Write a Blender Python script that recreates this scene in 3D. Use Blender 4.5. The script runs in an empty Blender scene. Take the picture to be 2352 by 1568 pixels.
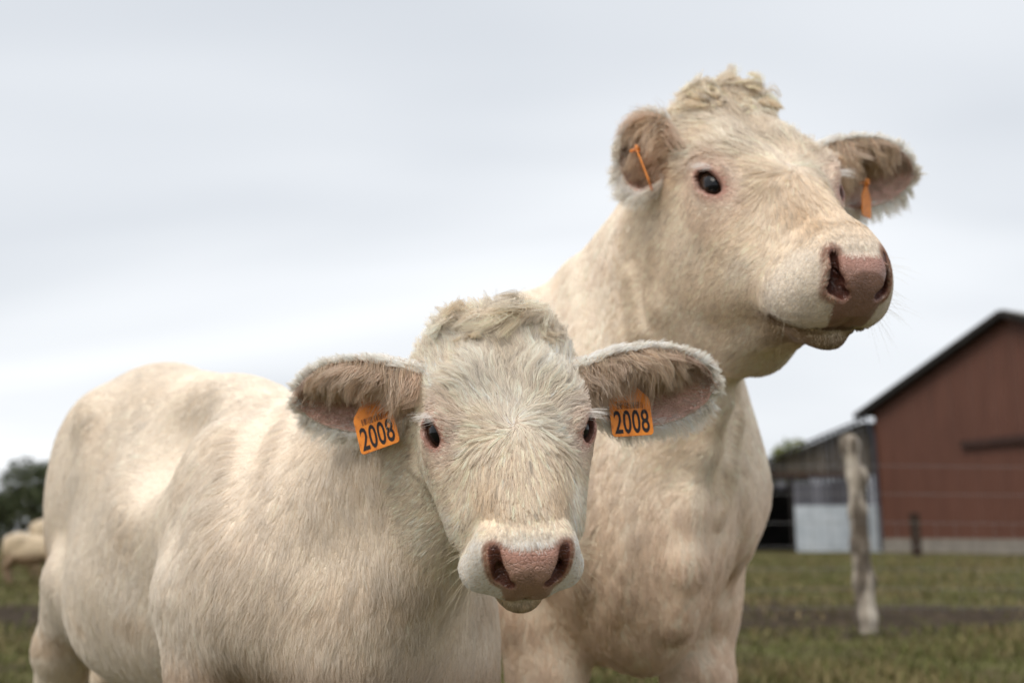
import bpy, math, random
import numpy as np
from mathutils import Vector, Matrix
from mathutils.kdtree import KDTree

# ------------------------------------------------------------------ camera, sky, sun, exposure
sc = bpy.context.scene
CAMZ, PITCH, FPX = 0.70, math.radians(11.0), 2287.0        # eye height, upward tilt, focal length in 2352-px units
cam_d = bpy.data.cameras.new('camera'); cam = bpy.data.objects.new('camera', cam_d)
sc.collection.objects.link(cam); sc.camera = cam
cam.location = (0, 0, CAMZ); cam.rotation_euler = (math.radians(90) + PITCH, 0, 0)
cam_d.sensor_width = 36; cam_d.lens = 35; cam_d.clip_end = 3000
cam_d.dof.use_dof = True; cam_d.dof.focus_distance = 1.20; cam_d.dof.aperture_fstop = 3.2

SUN_EL, SUN_AZ = math.radians(48), math.radians(-142)       # azimuth measured from +Y towards +X
world = bpy.data.worlds.new('World'); sc.world = world; world.use_nodes = True
def build_world():
    nt = world.node_tree; nt.nodes.clear(); N = nt.nodes.new; L = nt.links.new
    out = N('ShaderNodeOutputWorld')
    sky = N('ShaderNodeTexSky'); sky.sky_type = 'NISHITA'; sky.sun_disc = False
    sky.sun_elevation = SUN_EL; sky.sun_rotation = SUN_AZ; sky.air_density = 1.2; sky.dust_density = 3
    bg1 = N('ShaderNodeBackground'); bg1.inputs[1].default_value = 0.05; L(sky.outputs[0], bg1.inputs[0])
    tc = N('ShaderNodeTexCoord'); sep = N('ShaderNodeSeparateXYZ'); L(tc.outputs['Generated'], sep.inputs[0])
    # a cloud deck: the direction is projected on a flat layer overhead
    add = N('ShaderNodeMath'); add.operation = 'ADD'; add.inputs[1].default_value = 0.22; L(sep.outputs[2], add.inputs[0])
    mx = N('ShaderNodeMath'); mx.operation = 'MAXIMUM'; mx.inputs[1].default_value = 0.06; L(add.outputs[0], mx.inputs[0])
    comb = N('ShaderNodeCombineXYZ')
    for i, k in ((0, 0), (1, 1)):
        d = N('ShaderNodeMath'); d.operation = 'DIVIDE'; L(sep.outputs[k], d.inputs[0]); L(mx.outputs[0], d.inputs[1]); L(d.outputs[0], comb.inputs[i])
    mp = N('ShaderNodeMapping'); mp.inputs['Location'].default_value = (-1.54, 1.21, -0.1); mp.inputs['Scale'].default_value = (0.45, 1.0, 1)
    L(comb.outputs[0], mp.inputs[0])
    no = N('ShaderNodeTexNoise'); no.inputs['Scale'].default_value = 0.75; no.inputs['Detail'].default_value = 3.5; no.inputs['Roughness'].default_value = 0.45
    no.inputs['Distortion'].default_value = 0.4
    L(mp.outputs[0], no.inputs[0])
    cr = N('ShaderNodeValToRGB'); L(no.outputs[0], cr.inputs[0])
    e = cr.color_ramp.elements
    e[0].position = 0.34; e[0].color = (0.43, 0.457, 0.495, 1)
    e[1].position = 0.66; e[1].color = (0.705, 0.72, 0.738, 1)
    # overcast: the deck brightens towards the zenith
    gr = N('ShaderNodeMapRange'); gr.inputs['From Min'].default_value = 0.52; gr.inputs['From Max'].default_value = 1.0
    gr.inputs['To Min'].default_value = 1.0; gr.inputs['To Max'].default_value = 2.1; L(sep.outputs[2], gr.inputs['Value'])
    bg2 = N('ShaderNodeBackground'); L(cr.outputs[0], bg2.inputs[0]); L(gr.outputs[0], bg2.inputs[1])
    mixs = N('ShaderNodeMixShader'); mixs.inputs[0].default_value = 0.93
    L(bg1.outputs[0], mixs.inputs[1]); L(bg2.outputs[0], mixs.inputs[2]); L(mixs.outputs[0], out.inputs[0])
build_world()
sun_d = bpy.data.lights.new('sun', 'SUN'); sun_d.energy = 1.15; sun_d.angle = math.radians(30); sun_d.color = (1.0, 0.93, 0.82)
sun = bpy.data.objects.new('sun', sun_d); sc.collection.objects.link(sun)
SUN_DIR = Vector((math.sin(SUN_AZ) * math.cos(SUN_EL), math.cos(SUN_AZ) * math.cos(SUN_EL), math.sin(SUN_EL)))
sun.rotation_euler = SUN_DIR.to_track_quat('Z', 'Y').to_euler()
sc.view_settings.view_transform = 'Standard'; sc.view_settings.look = 'None'
sc.view_settings.exposure = 0.66; sc.view_settings.gamma = 1.0; sc.view_settings.use_curve_mapping = False
sc.cycles.use_denoising = True
sc.cycles.max_bounces = 5; sc.cycles.transmission_bounces = 3; sc.cycles.diffuse_bounces = 4; sc.cycles.glossy_bounces = 2
sc.cycles_curves.shape = 'RIBBONS'; sc.cycles_curves.subdivisions = 2

# ------------------------------------------------------------------ helpers
COL = sc.collection
def link(o, parent=None):
    COL.objects.link(o)
    if parent is not None: o.parent = parent
    return o
def empty(name, loc=(0, 0, 0), label=None, cat=None, group=None):
    o = bpy.data.objects.new(name, None); o.empty_display_size = 0.1; o.location = loc; link(o)
    tag(o, label, cat, group); return o
def tag(o, label=None, cat=None, group=None, kind=None):
    if label: o['label'] = label
    if cat: o['category'] = cat
    if group: o['group'] = group
    if kind: o['kind'] = kind
    return o
def at(px, py, D):
    """point at depth D (m) seen at photo position px,py (2352-wide units)"""
    X = (px - 1176) * D / FPX; Y = (784 - py) * D / FPX
    return np.array([X, D * math.cos(PITCH) - Y * math.sin(PITCH), CAMZ + D * math.sin(PITCH) + Y * math.cos(PITCH)])
def settle(root, base):
    """move a thing's Empty to its base on the ground, its parts staying where they are"""
    base = Vector(base); root.location = base
    for ch in root.children: ch.location = Vector(ch.location) - base
def mesh_np(name, V, Fc, mat, smooth=True, cols=None):
    me = bpy.data.meshes.new(name)
    V = np.asarray(V, np.float32); Fc = np.asarray(Fc, np.int32)
    me.vertices.add(len(V)); me.vertices.foreach_set('co', V.ravel())
    k = Fc.shape[1]
    me.loops.add(Fc.size); me.loops.foreach_set('vertex_index', Fc.ravel())
    me.polygons.add(len(Fc)); me.polygons.foreach_set('loop_start', np.arange(len(Fc), dtype=np.int32) * k)
    me.update(calc_edges=True)
    me.polygons.foreach_set('use_smooth', np.full(len(Fc), smooth))
    if cols is not None:
        a = me.color_attributes.new('tint', 'FLOAT_COLOR', 'POINT')
        c = np.ones((len(V), 4), np.float32); c[:, :3] = cols; a.data.foreach_set('color', c.ravel())
    if mat: me.materials.append(mat)
    me.validate(); return me
def obj_np(name, V, Fc, mat, parent=None, smooth=True, cols=None):
    return link(bpy.data.objects.new(name, mesh_np(name, V, Fc, mat, smooth, cols)), parent)
def srgb(r, g, b):
    c = np.array([r, g, b]) / 255.0
    return np.where(c <= 0.04045, c / 12.92, ((c + 0.055) / 1.055) ** 2.4)
def nrm(v): return v / np.maximum(np.linalg.norm(v, axis=-1, keepdims=True), 1e-9)
def sstep(a, b, x):
    t = np.clip((x - a) / (b - a), 0, 1); return t * t * (3 - 2 * t)

def _h(ix, iy, iz, seed):
    h = (ix.astype(np.uint32) * np.uint32(374761393) + iy.astype(np.uint32) * np.uint32(668265263) + iz.astype(np.uint32) * np.uint32(2147483647) + np.uint32((seed * 974634777) & 0xffffffff))
    h = (h ^ (h >> np.uint32(13))) * np.uint32(1274126177); h = h ^ (h >> np.uint32(16))
    return (h & np.uint32(0xffffff)).astype(np.float32) / np.float32(0xffffff)
def vnoise(p, seed=0):
    """smooth value noise in -1..1"""
    with np.errstate(over='ignore'):
        q = np.floor(p); f = (p - q).astype(np.float32); i = q.astype(np.int64); f = f * f * (3 - 2 * f)
        r = 0
        for dx in (0, 1):
            for dy in (0, 1):
                for dz in (0, 1):
                    w = (f[:, 0] if dx else 1 - f[:, 0]) * (f[:, 1] if dy else 1 - f[:, 1]) * (f[:, 2] if dz else 1 - f[:, 2])
                    r = r + w * _h(i[:, 0] + dx, i[:, 1] + dy, i[:, 2] + dz, seed)
    return r * 2 - 1
def vnoise3(p, seed=0): return np.stack([vnoise(p, seed), vnoise(p + 17.3, seed + 1), vnoise(p - 9.1, seed + 2)], 1)

# ------------------------------------------------------------------ materials
def mat(name, color=(0.5, 0.5, 0.5), rough=0.8, spec=0.3):
    m = bpy.data.materials.new(name); m.use_nodes = True
    b = m.node_tree.nodes['Principled BSDF']
    b.inputs['Base Color'].default_value = (*color, 1); b.inputs['Roughness'].default_value = rough
    b.inputs['Specular IOR Level'].default_value = spec
    return m
def nodes(m): return m.node_tree.nodes, m.node_tree.links, m.node_tree.nodes['Principled BSDF']
def noise_color(m, stops, scale=5, detail=5, stretch=(1, 1, 1), rough=0.6, bump=0, coords='Object', bscale=None):
    n, l, b = nodes(m)
    tc = n.new('ShaderNodeTexCoord'); mp = n.new('ShaderNodeMapping'); mp.inputs['Scale'].default_value = stretch
    l.new(tc.outputs[coords], mp.inputs[0])
    no = n.new('ShaderNodeTexNoise'); no.inputs['Scale'].default_value = scale; no.inputs['Detail'].default_value = detail; no.inputs['Roughness'].default_value = rough
    l.new(mp.outputs[0], no.inputs[0])
    cr = n.new('ShaderNodeValToRGB'); l.new(no.outputs[0], cr.inputs[0])
    while len(cr.color_ramp.elements) < len(stops): cr.color_ramp.elements.new(0.5)
    for e, (p, c) in zip(cr.color_ramp.elements, stops): e.position = p; e.color = (*c, 1)
    l.new(cr.outputs[0], b.inputs['Base Color'])
    if bump:
        no2 = n.new('ShaderNodeTexNoise'); no2.inputs['Scale'].default_value = bscale or scale * 3; no2.inputs['Detail'].default_value = 4
        l.new(mp.outputs[0], no2.inputs[0])
        bp = n.new('ShaderNodeBump'); bp.inputs['Strength'].default_value = bump; bp.inputs['Distance'].default_value = 0.02
        l.new(no2.outputs[0], bp.inputs['Height']); l.new(bp.outputs[0], b.inputs['Normal'])
    return m

def skin_material():
    m = mat('hide', rough=0.34, spec=0.45); n, l, b = nodes(m)
    a = n.new('ShaderNodeAttribute'); a.attribute_name = 'tint'
    tc = n.new('ShaderNodeTexCoord')
    no = n.new('ShaderNodeTexNoise'); no.inputs['Scale'].default_value = 60; no.inputs['Detail'].default_value = 4; l.new(tc.outputs['Object'], no.inputs[0])
    mr = n.new('ShaderNodeMapRange'); mr.inputs['To Min'].default_value = 0.78; mr.inputs['To Max'].default_value = 1.15; l.new(no.outputs[0], mr.inputs[0])
    mx = n.new('ShaderNodeMix'); mx.data_type = 'RGBA'; mx.blend_type = 'MULTIPLY'; mx.inputs[0].default_value = 1
    l.new(a.outputs['Color'], mx.inputs[6]); l.new(mr.outputs[0], mx.inputs[7]); l.new(mx.outputs[2], b.inputs['Base Color'])
    vo = n.new('ShaderNodeTexVoronoi'); vo.inputs['Scale'].default_value = 190; vo.feature = 'DISTANCE_TO_EDGE'
    no3 = n.new('ShaderNodeTexNoise'); no3.inputs['Scale'].default_value = 70; l.new(tc.outputs['Object'], no3.inputs[0])
    va = n.new('ShaderNodeVectorMath'); va.operation = 'MULTIPLY_ADD'; va.inputs[1].default_value = (0.012, 0.012, 0.012)
    l.new(no3.outputs['Color'], va.inputs[0]); l.new(tc.outputs['Object'], va.inputs[2]); l.new(va.outputs[0], vo.inputs['Vector'])
    mr2 = n.new('ShaderNodeMapRange'); mr2.inputs['From Max'].default_value = 0.12; l.new(vo.outputs[0], mr2.inputs[0])
    bp = n.new('ShaderNodeBump'); bp.inputs['Strength'].default_value = 0.55; bp.inputs['Distance'].default_value = 0.002
    l.new(mr2.outputs[0], bp.inputs['Height']); l.new(bp.outputs[0], b.inputs['Normal'])
    b.inputs['Subsurface Weight'].default_value = 0.0
    return m
HIDE = skin_material()
def fur_material(name):
    m = bpy.data.materials.new(name); m.use_nodes = True; n, l = m.node_tree.nodes, m.node_tree.links; n.clear()
    out = n.new('ShaderNodeOutputMaterial')
    a = n.new('ShaderNodeAttribute'); a.attribute_name = 'tint'
    d = n.new('ShaderNodeBsdfDiffuse'); t = n.new('ShaderNodeBsdfTranslucent'); l.new(a.outputs['Color'], d.inputs[0]); l.new(a.outputs['Color'], t.inputs[0])
    mx = n.new('ShaderNodeMixShader'); mx.inputs[0].default_value = 0.48; l.new(d.outputs[0], mx.inputs[1]); l.new(t.outputs[0], mx.inputs[2])
    g = n.new('ShaderNodeBsdfHair'); g.component = 'Reflection'; g.inputs['Color'].default_value = (1, 0.97, 0.9, 1)
    g.inputs['RoughnessU'].default_value = 0.35; g.inputs['RoughnessV'].default_value = 0.8
    m2 = n.new('ShaderNodeMixShader'); m2.inputs[0].default_value = 0.10; l.new(mx.outputs[0], m2.inputs[1]); l.new(g.outputs[0], m2.inputs[2])
    l.new(m2.outputs[0], out.inputs[0]); return m
FUR = fur_material('fur')

# ------------------------------------------------------------------ implicit modelling of the animals
CULL = [None]
class Sdf:
    """smooth union of tapered limbs and ellipsoids; carving; free fields. far shapes are skipped for a compact set of points"""
    def __init__(s): s.ops = []
    def _add(s, kind, par, k, c, r): s.ops.append((kind, par, k, np.array(c, float), r))
    def limb(s, a, b, ra, rb, k=0.05, kind='l'):
        a, b = np.array(a, float), np.array(b, float); s._add(kind, (a, b, ra, rb), k, (a + b) / 2, np.linalg.norm(b - a) / 2 + max(ra, rb))
    def chain(s, pts, rs, k=0.04):
        for i in range(len(pts) - 1): s.limb(pts[i], pts[i + 1], rs[i], rs[i + 1], k)
    def ball(s, c, r, R=None, k=0.05, kind='e'):
        r = np.array(r, float) * np.ones(3); s._add(kind, (np.array(c, float), r, np.eye(3) if R is None else np.array(R)), k, c, r.max())
    def fn(s, f, k=0.05): s.ops.append(('f', f, k, None, 0))
    def __call__(s, p):
        d = np.full(len(p), 10.0); cul = CULL[0]
        if cul is not None and len(p):
            lo, hi = p.min(0), p.max(0); pc = (lo + hi) / 2; pr = np.linalg.norm(hi - lo) / 2
        for kind, par, k, c, r in s.ops:
            if cul is not None and c is not None and math.dist(c, pc) - r - pr > cul + k: continue
            if kind == 'f': e = par(p)
            elif kind[0] == 'l': e = limb_d(p, *par)
            else: e = ell_d((p - par[0]) @ par[2], par[1])
            if kind[-1] == '-':
                e = -e; h = np.maximum(k - np.abs(d - e), 0) / k; d = np.maximum(d, e) + h * h * k * 0.25
            else:
                h = np.maximum(k - np.abs(d - e), 0) / k; d = np.minimum(d, e) - h * h * k * 0.25
        return d
def ev(f, p, margin=0.06, cell=0.13):
    """evaluate f in compact groups of points, so that far shapes can be skipped"""
    if len(p) < 400: return f(p)
    q = np.floor(p / cell).astype(np.int64); key = (q[:, 0] * 1000 + q[:, 1]) * 1000 + q[:, 2]
    o = np.argsort(key, kind='stable'); cut = np.flatnonzero(np.diff(key[o])) + 1; out = np.empty(len(p))
    CULL[0] = margin
    for g in np.split(o, cut): out[g] = f(p[g])
    CULL[0] = None; return out
def limb_d(p, a, b, ra, rb):
    ba = b - a; q = p - a; t = np.clip((q @ ba) / (ba @ ba), 0, 1); q = q - t[:, None] * ba
    return np.sqrt(np.einsum('ij,ij->i', q, q)) - (ra + (rb - ra) * t)
def ell_d(q, r):
    q = q / r; k0 = np.sqrt(np.einsum('ij,ij->i', q, q)); q = q / r; k1 = np.sqrt(np.einsum('ij,ij->i', q, q))
    return k0 * (k0 - 1) / np.maximum(k1, 1e-9)

def surface(f, lo, hi, h):
    """surface nets over a sparse set of blocks"""
    lo = np.array(lo, float); B = 8
    nb = np.ceil((np.array(hi) - lo) / (h * B)).astype(int); n = nb * B + 1
    gx, gy, gz = np.meshgrid(*[np.arange(k) for k in nb], indexing='ij')
    blk = np.stack([gx.ravel(), gy.ravel(), gz.ravel()], 1)
    fc = f(lo + (blk + 0.5) * (h * B))
    G = np.repeat(np.repeat(np.repeat(np.where(fc > 0, 1.0, -1.0).astype(np.float32).reshape(nb), B, 0), B, 1), B, 2)
    G = np.pad(G, ((0, 1), (0, 1), (0, 1)), mode='edge')
    keep = blk[np.abs(fc) < h * B * 1.25]
    o = np.stack([a.ravel() for a in np.meshgrid(*[np.arange(B + 1)] * 3, indexing='ij')], 1)
    idx = (keep[:, None, :] * B + o[None]).reshape(-1, 3)
    lin = (idx[:, 0] * n[1] + idx[:, 1]) * n[2] + idx[:, 2]
    ul = np.unique(lin)
    ui = np.stack([ul // (n[1] * n[2]), (ul // n[2]) % n[1], ul % n[2]], 1)
    G.ravel()[ul] = ev(f, lo + ui * h, h * B * 2.2, max(0.13, h * 9))
    S = G < 0
    c = [S[i:n[0] - 1 + i, j:n[1] - 1 + j, k:n[2] - 1 + k] for i in (0, 1) for j in (0, 1) for k in (0, 1)]
    sm = sum(x.astype(np.int8) for x in c); act = (sm > 0) & (sm < 8)
    ci = np.argwhere(act); vid = np.full(act.shape, -1, np.int32); vid[act] = np.arange(len(ci))
    offs = [(i, j, k) for i in (0, 1) for j in (0, 1) for k in (0, 1)]
    val = np.stack([G[ci[:, 0] + i, ci[:, 1] + j, ci[:, 2] + k] for i, j, k in offs], 1)
    acc = np.zeros((len(ci), 3)); cnt = np.zeros(len(ci))
    for a in range(8):
        for b in range(a + 1, 8):
            d = np.array(offs[b]) - np.array(offs[a])
            if np.abs(d).sum() != 1: continue
            m = (val[:, a] < 0) != (val[:, b] < 0)
            t = val[m, a] / (val[m, a] - val[m, b])
            acc[m] += np.array(offs[a]) + t[:, None] * d; cnt[m] += 1
    V = lo + (ci + acc / cnt[:, None]) * h
    quads = []
    for ax in range(3):
        u, v = [(1, 2), (2, 0), (0, 1)][ax]
        sl0 = [slice(1, n[k] - 1) for k in range(3)]; sl0[ax] = slice(0, n[ax] - 1)
        sl1 = list(sl0); sl1[ax] = slice(1, n[ax])
        A, Bv = S[tuple(sl0)], S[tuple(sl1)]
        e = np.argwhere(A != Bv); off = np.array([1, 1, 1]); off[ax] = 0; inside = A[tuple(e.T)]; e = e + off
        du = np.zeros(3, int); du[u] = 1; dv = np.zeros(3, int); dv[v] = 1
        q = np.stack([vid[tuple((e - du - dv).T)], vid[tuple((e - dv).T)], vid[tuple(e.T)], vid[tuple((e - du).T)]], 1)
        q[~inside] = q[~inside][:, ::-1]; quads.append(q)
    Q = np.concatenate(quads); Q = Q[(Q >= 0).all(1)]
    T = np.concatenate([Q[:, [0, 1, 2]], Q[:, [0, 2, 3]]])
    return V, T
def project(f, V, it=2, mx=0.012, e=6e-4):
    g = None
    for i in range(it):
        d = ev(f, V)
        if i == 0 or it < 3:
            g = np.stack([(ev(f, V + np.eye(3)[k] * e) - d) / e for k in range(3)], 1)
        st = -(d / np.maximum((g * g).sum(1), 0.05))[:, None] * g
        l = np.linalg.norm(st, axis=1, keepdims=True); V = V + st * np.minimum(1, mx / np.maximum(l, 1e-9))
    return V
def refine(V, T, near):
    """split marked edges once (1, 2 or 3 per triangle)"""
    E = np.sort(np.concatenate([T[:, [0, 1]], T[:, [1, 2]], T[:, [2, 0]]]), 1)
    key = E[:, 0].astype(np.int64) * len(V) + E[:, 1]; uk, inv = np.unique(key, return_inverse=True)
    a, b = uk // len(V), uk % len(V); mid = (V[a] + V[b]) / 2; mk = near(mid)
    nid = np.full(len(uk), -1); nid[mk] = len(V) + np.arange(mk.sum()); V2 = np.concatenate([V, mid[mk]])
    nT = len(T); e = nid[inv].reshape(3, nT).T; out = [T[(e < 0).all(1)]]
    cnt = (e >= 0).sum(1)
    m = cnt == 3; t, q = T[m], e[m]
    out += [np.stack([t[:, 0], q[:, 0], q[:, 2]], 1), np.stack([q[:, 0], t[:, 1], q[:, 1]], 1), np.stack([q[:, 2], q[:, 1], t[:, 2]], 1), q]
    for r in range(3):
        i, j, k = r, (r + 1) % 3, (r + 2) % 3
        m = (cnt == 1) & (e[:, i] >= 0); t, q = T[m], e[m][:, i]
        out += [np.stack([t[:, i], q, t[:, k]], 1), np.stack([q, t[:, j], t[:, k]], 1)]
        m = (cnt == 2) & (e[:, k] < 0); t, q1, q2 = T[m], e[m][:, i], e[m][:, j]     # edges i (vi-vj) and j (vj-vk) split
        out += [np.stack([q1, t[:, j], q2], 1), np.stack([t[:, i], q1, q2], 1), np.stack([t[:, i], q2, t[:, k]], 1)]
    return V2, np.concatenate(out)
def relax(V, T, it=2):
    E = np.concatenate([T[:, [0, 1]], T[:, [1, 2]], T[:, [2, 0]]]); E = np.concatenate([E, E[:, ::-1]])
    deg = np.bincount(E[:, 0], minlength=len(V))[:, None]
    for _ in range(it):
        A = np.stack([np.bincount(E[:, 0], weights=V[E[:, 1], k], minlength=len(V)) for k in range(3)], 1) / np.maximum(deg, 1)
        V = V + 0.5 * (A - V)
    return V
def vnormals(V, T):
    fn = np.cross(V[T[:, 1]] - V[T[:, 0]], V[T[:, 2]] - V[T[:, 0]]); N = np.zeros_like(V)
    for k in range(3):
        for c in range(3): N[:, c] += np.bincount(T[:, k], weights=fn[:, c], minlength=len(V))
    return nrm(N)

# head: local x = across (viewer's right), y = poll to muzzle, z = dorsal. unit sizes are the calf's
def curve(xs, ys):
    """smooth monotone-ish interpolation table"""
    xs, ys = np.array(xs, float), np.array(ys, float); X = np.linspace(xs[0], xs[-1], 400); Y = np.interp(X, xs, ys)
    k = np.hanning(41); k /= k.sum(); Yp = np.pad(Y, 20, mode='edge'); Y2 = np.convolve(Yp, k, 'valid')
    w = np.minimum(1, np.minimum(np.arange(400), np.arange(400)[::-1]) / 25.0); Y = Y * (1 - w) + Y2 * w
    return lambda q: np.interp(q, X, Y)
EYE = np.array([0.0800, 0.004, 0.012]); EYE_R = 0.0210; EYE_N = nrm(np.array([0.64, 0.61, 0.40]))
def eye_frame(n=EYE_N):
    a = nrm(np.array([-0.30, 1.0, -0.35])); a = nrm(a - n * (a @ n)); b = np.cross(n, a)      # a: towards the inner corner
    if b[2] < 0: b = -b
    return n, a, b
def head_fn(mk=1.0):
    ys = [-0.185, -0.17, -0.145, -0.10, -0.06, -0.02, 0.02, 0.06, 0.10, 0.13, 0.16, 0.178, 0.190, 0.196]
    zt = curve(ys, [-0.01, 0.025, 0.050, 0.060, 0.063, 0.062, 0.057, 0.050, 0.043, 0.038, 0.031, 0.020, 0.004, -0.012])
    zb = curve(ys, [-0.06, -0.085, -0.108, -0.120, -0.126, -0.124, -0.116, -0.106, -0.096, -0.088, -0.076, -0.066, -0.052, -0.035])
    wd = curve(ys, [0.040, 0.082, 0.101, 0.103, 0.099, 0.093, 0.085, 0.074, 0.062, 0.055, 0.048, 0.040, 0.028, 0.012])
    n, a, b = eye_frame()
    def loft(p):
        y = p[:, 1]; yc = np.clip(y, -0.185, 0.196); t, bt, w = zt(yc), zb(yc), wd(yc)
        zc, h = (t + bt) / 2, (t - bt) / 2; zn = (p[:, 2] - zc) / h
        egg = 1.0 - 0.22 * np.clip(-zn, -0.2, 1.2) - 0.05 * np.clip(zn, 0, 1)
        r = ((np.abs(p[:, 0]) / (w * egg)) ** 2.35 + np.abs(zn) ** 2.35) ** (1 / 2.35)
        e = (r - 1) * np.minimum(w, h)
        return np.where(y == yc, e, np.maximum(e, np.abs(y - yc)))
    S = Sdf(); S.fn(loft, 0.001)
    S.limb((0.040, -0.045, 0.040), (0.080, -0.005, 0.026), 0.026, 0.019, 0.03)               # brow
    S.ball(EYE + n * -0.012, (0.030, 0.030, 0.030), k=0.022)                                    # orbit
    S.limb((0.075, 0.02, -0.012), (0.048, 0.085, -0.025), 0.022, 0.020, 0.035)                  # cheekbone
    S.ball((0.052, -0.050, -0.062), (0.036, 0.065, 0.055), k=0.04)                              # jaw muscle
    S.ball((0, -0.140, 0.042 if mk == 1 else 0.056), (0.068 if mk == 1 else 0.060, 0.034, 0.026 if mk == 1 else 0.034), k=0.045)                                  # poll
    S.limb((0.066, -0.02, -0.058), (0.050 if mk == 1 else 0.046, 0.110 if mk == 1 else 0.135, -0.048), 0.036, 0.028, 0.035)                 # cheek
    S.limb((0.010, 0.150, -0.086), (0.030, 0.02, -0.088), 0.022, 0.036, 0.02)                   # lower jaw
    # muzzle: nose pad, upper lips, nostril wings, chin
    S.ball((0, 0.176, -0.018), (0.045, 0.033, 0.036), k=0.02 * mk)
    S.limb((0.014, 0.178, -0.049), (0.012, 0.177, -0.018), 0.028, 0.030, 0.02)
    S.limb((0.034, 0.170, -0.010), (0.045, 0.163, -0.053), 0.024, 0.027, 0.016 * mk)
    S.ball((0, 0.160, -0.091), (0.030, 0.036, 0.020), k=0.012)
    # eyelids
    th = np.linspace(0, 2 * np.pi, 21)
    def rim_pt(t, g=1.0):
        x, y = 0.0205 * np.cos(t) * g, 0.0150 * np.sin(t) * g * (1.05 if np.sin(t) > 0 else 0.92)
        return EYE + a * x + b * (y - 0.16 * x) + n * (math.sqrt(max(EYE_R ** 2 - x * x - y * y, 0)) + 0.001)
    rim = [rim_pt(t) for t in th]
    for i in range(20): S.limb(rim[i], rim[i + 1], 0.0046 + 0.0034 * max(0, np.sin(th[i])), 0.0046 + 0.0034 * max(0, np.sin(th[i + 1])), 0.008)
    Re = np.stack([a, b, n], 1)
    S.ball(EYE + n * 0.014 - b * 0.0015, (0.0200, 0.0112, 0.018), Re, 0.004, 'e-')
    S.limb(EYE + a * 0.012 - b * 0.003 + n * 0.018, EYE + a * 0.026 - b * 0.009 + n * 0.014, 0.0055, 0.0025, 0.006, 'l-')
    # nostrils: a comma that opens outwards at the top and winds in and down
    S.limb((0.0385, 0.193, 0.010), (0.0325, 0.205, -0.016), 0.0042, 0.0072, 0.006, 'l-')
    S.limb((0.0320, 0.206, -0.018), (0.0225, 0.211, -0.023), 0.0072, 0.0055, 0.005, 'l-')
    S.limb((0.0310, 0.205, -0.013), (0.0250, 0.150, -0.005), 0.0072, 0.006, 0.005, 'l-')
    # mouth
    m = [(0.0, 0.204, -0.0730), (0.016, 0.202, -0.0740), (0.030, 0.192, -0.0770), (0.043, 0.174, -0.0800), (0.053, 0.150, -0.0780), (0.056, 0.115, -0.0720)]
    for i in range(5): S.limb(m[i], m[i + 1], 0.0040, 0.0036, 0.006, 'l-')
    def f(p):
        q = p.copy(); q[:, 0] = np.abs(q[:, 0])
        d = S(q)
        # shallow groove down the forehead and the small crease over the nose pad
        d = d + 0.004 * np.exp(-((q[:, 0] / 0.018) ** 2)) * sstep(-0.12, -0.06, q[:, 1]) * sstep(0.06, 0.0, q[:, 1]) * sstep(0.0, 0.03, q[:, 2])
        return d
    return f
HEAD, HEAD_ADULT = head_fn(), head_fn(2.2)
def rot_head(r):
    a, b, c = r; ca, sa, cb, sb, cc, s_ = math.cos(a), math.sin(a), math.cos(b), math.sin(b), math.cos(c), math.sin(c)
    Bm = np.array([[1, 0, 0], [0, 0, 1], [0, -1, 0]], float); P = np.array([[1, 0, 0], [0, ca, sa], [0, -sa, ca]])
    Y = np.array([[cb, 0, -sb], [0, 1, 0], [sb, 0, cb]]); R = np.array([[cc, -s_, 0], [s_, cc, 0], [0, 0, 1]])
    C = np.array([[1, 0, 0], [0, -math.sin(PITCH), math.cos(PITCH)], [0, math.cos(PITCH), math.sin(PITCH)]])   # camera X,Y,D -> world
    return C @ R @ Y @ P @ Bm, C
class Head:
    """pose of a head: rotation R, origin o, size (sx, sy, sz); to_local / to_world"""
    def __init__(s, ang, t, size, jaw=0.0, muz=0.0):
        s.jaw = jaw; s.muz = muz; s.R, C = rot_head(ang); s.o = C @ np.array(t) + np.array([0, 0, CAMZ]); s.size = np.array(size, float)
    def loc(s, p):
        q = ((p - s.o) @ s.R) / s.size
        if s.muz: w = 1 + s.muz * sstep(0.07, 0.15, q[:, 1]); q[:, 0] /= w * (1 - 0.24 * sstep(-0.045, 0.03, q[:, 2]) * sstep(0.02, 0.08, q[:, 1])); q[:, 2] = (q[:, 2] - 0.03) / w + 0.03
        if s.jaw: q[:, 2] = np.where(q[:, 2] < 0, q[:, 2] / (1 + s.jaw * sstep(0.17, 0.03, q[:, 1])), q[:, 2])
        return q
    def w(s, *q):
        q = np.array(q[0] if len(q) == 1 else q, float); return (q * s.size) @ s.R.T + s.o
    def wd(s, q): return nrm((np.array(q, float) * s.size) @ s.R.T)
    def f(s, p):
        q = s.loc(p); d = np.full(len(p), 1.0); sc_ = s.size.min(); m = np.linalg.norm(q - np.array([0, 0.02, -0.03]), axis=1) < 0.30
        d[~m] = (np.linalg.norm(q[~m] - np.array([0, 0.02, -0.03]), axis=1) - 0.22) * sc_
        if m.any(): d[m] = (HEAD_ADULT if s.jaw else HEAD)(q[m]) * sc_
        return d

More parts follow.
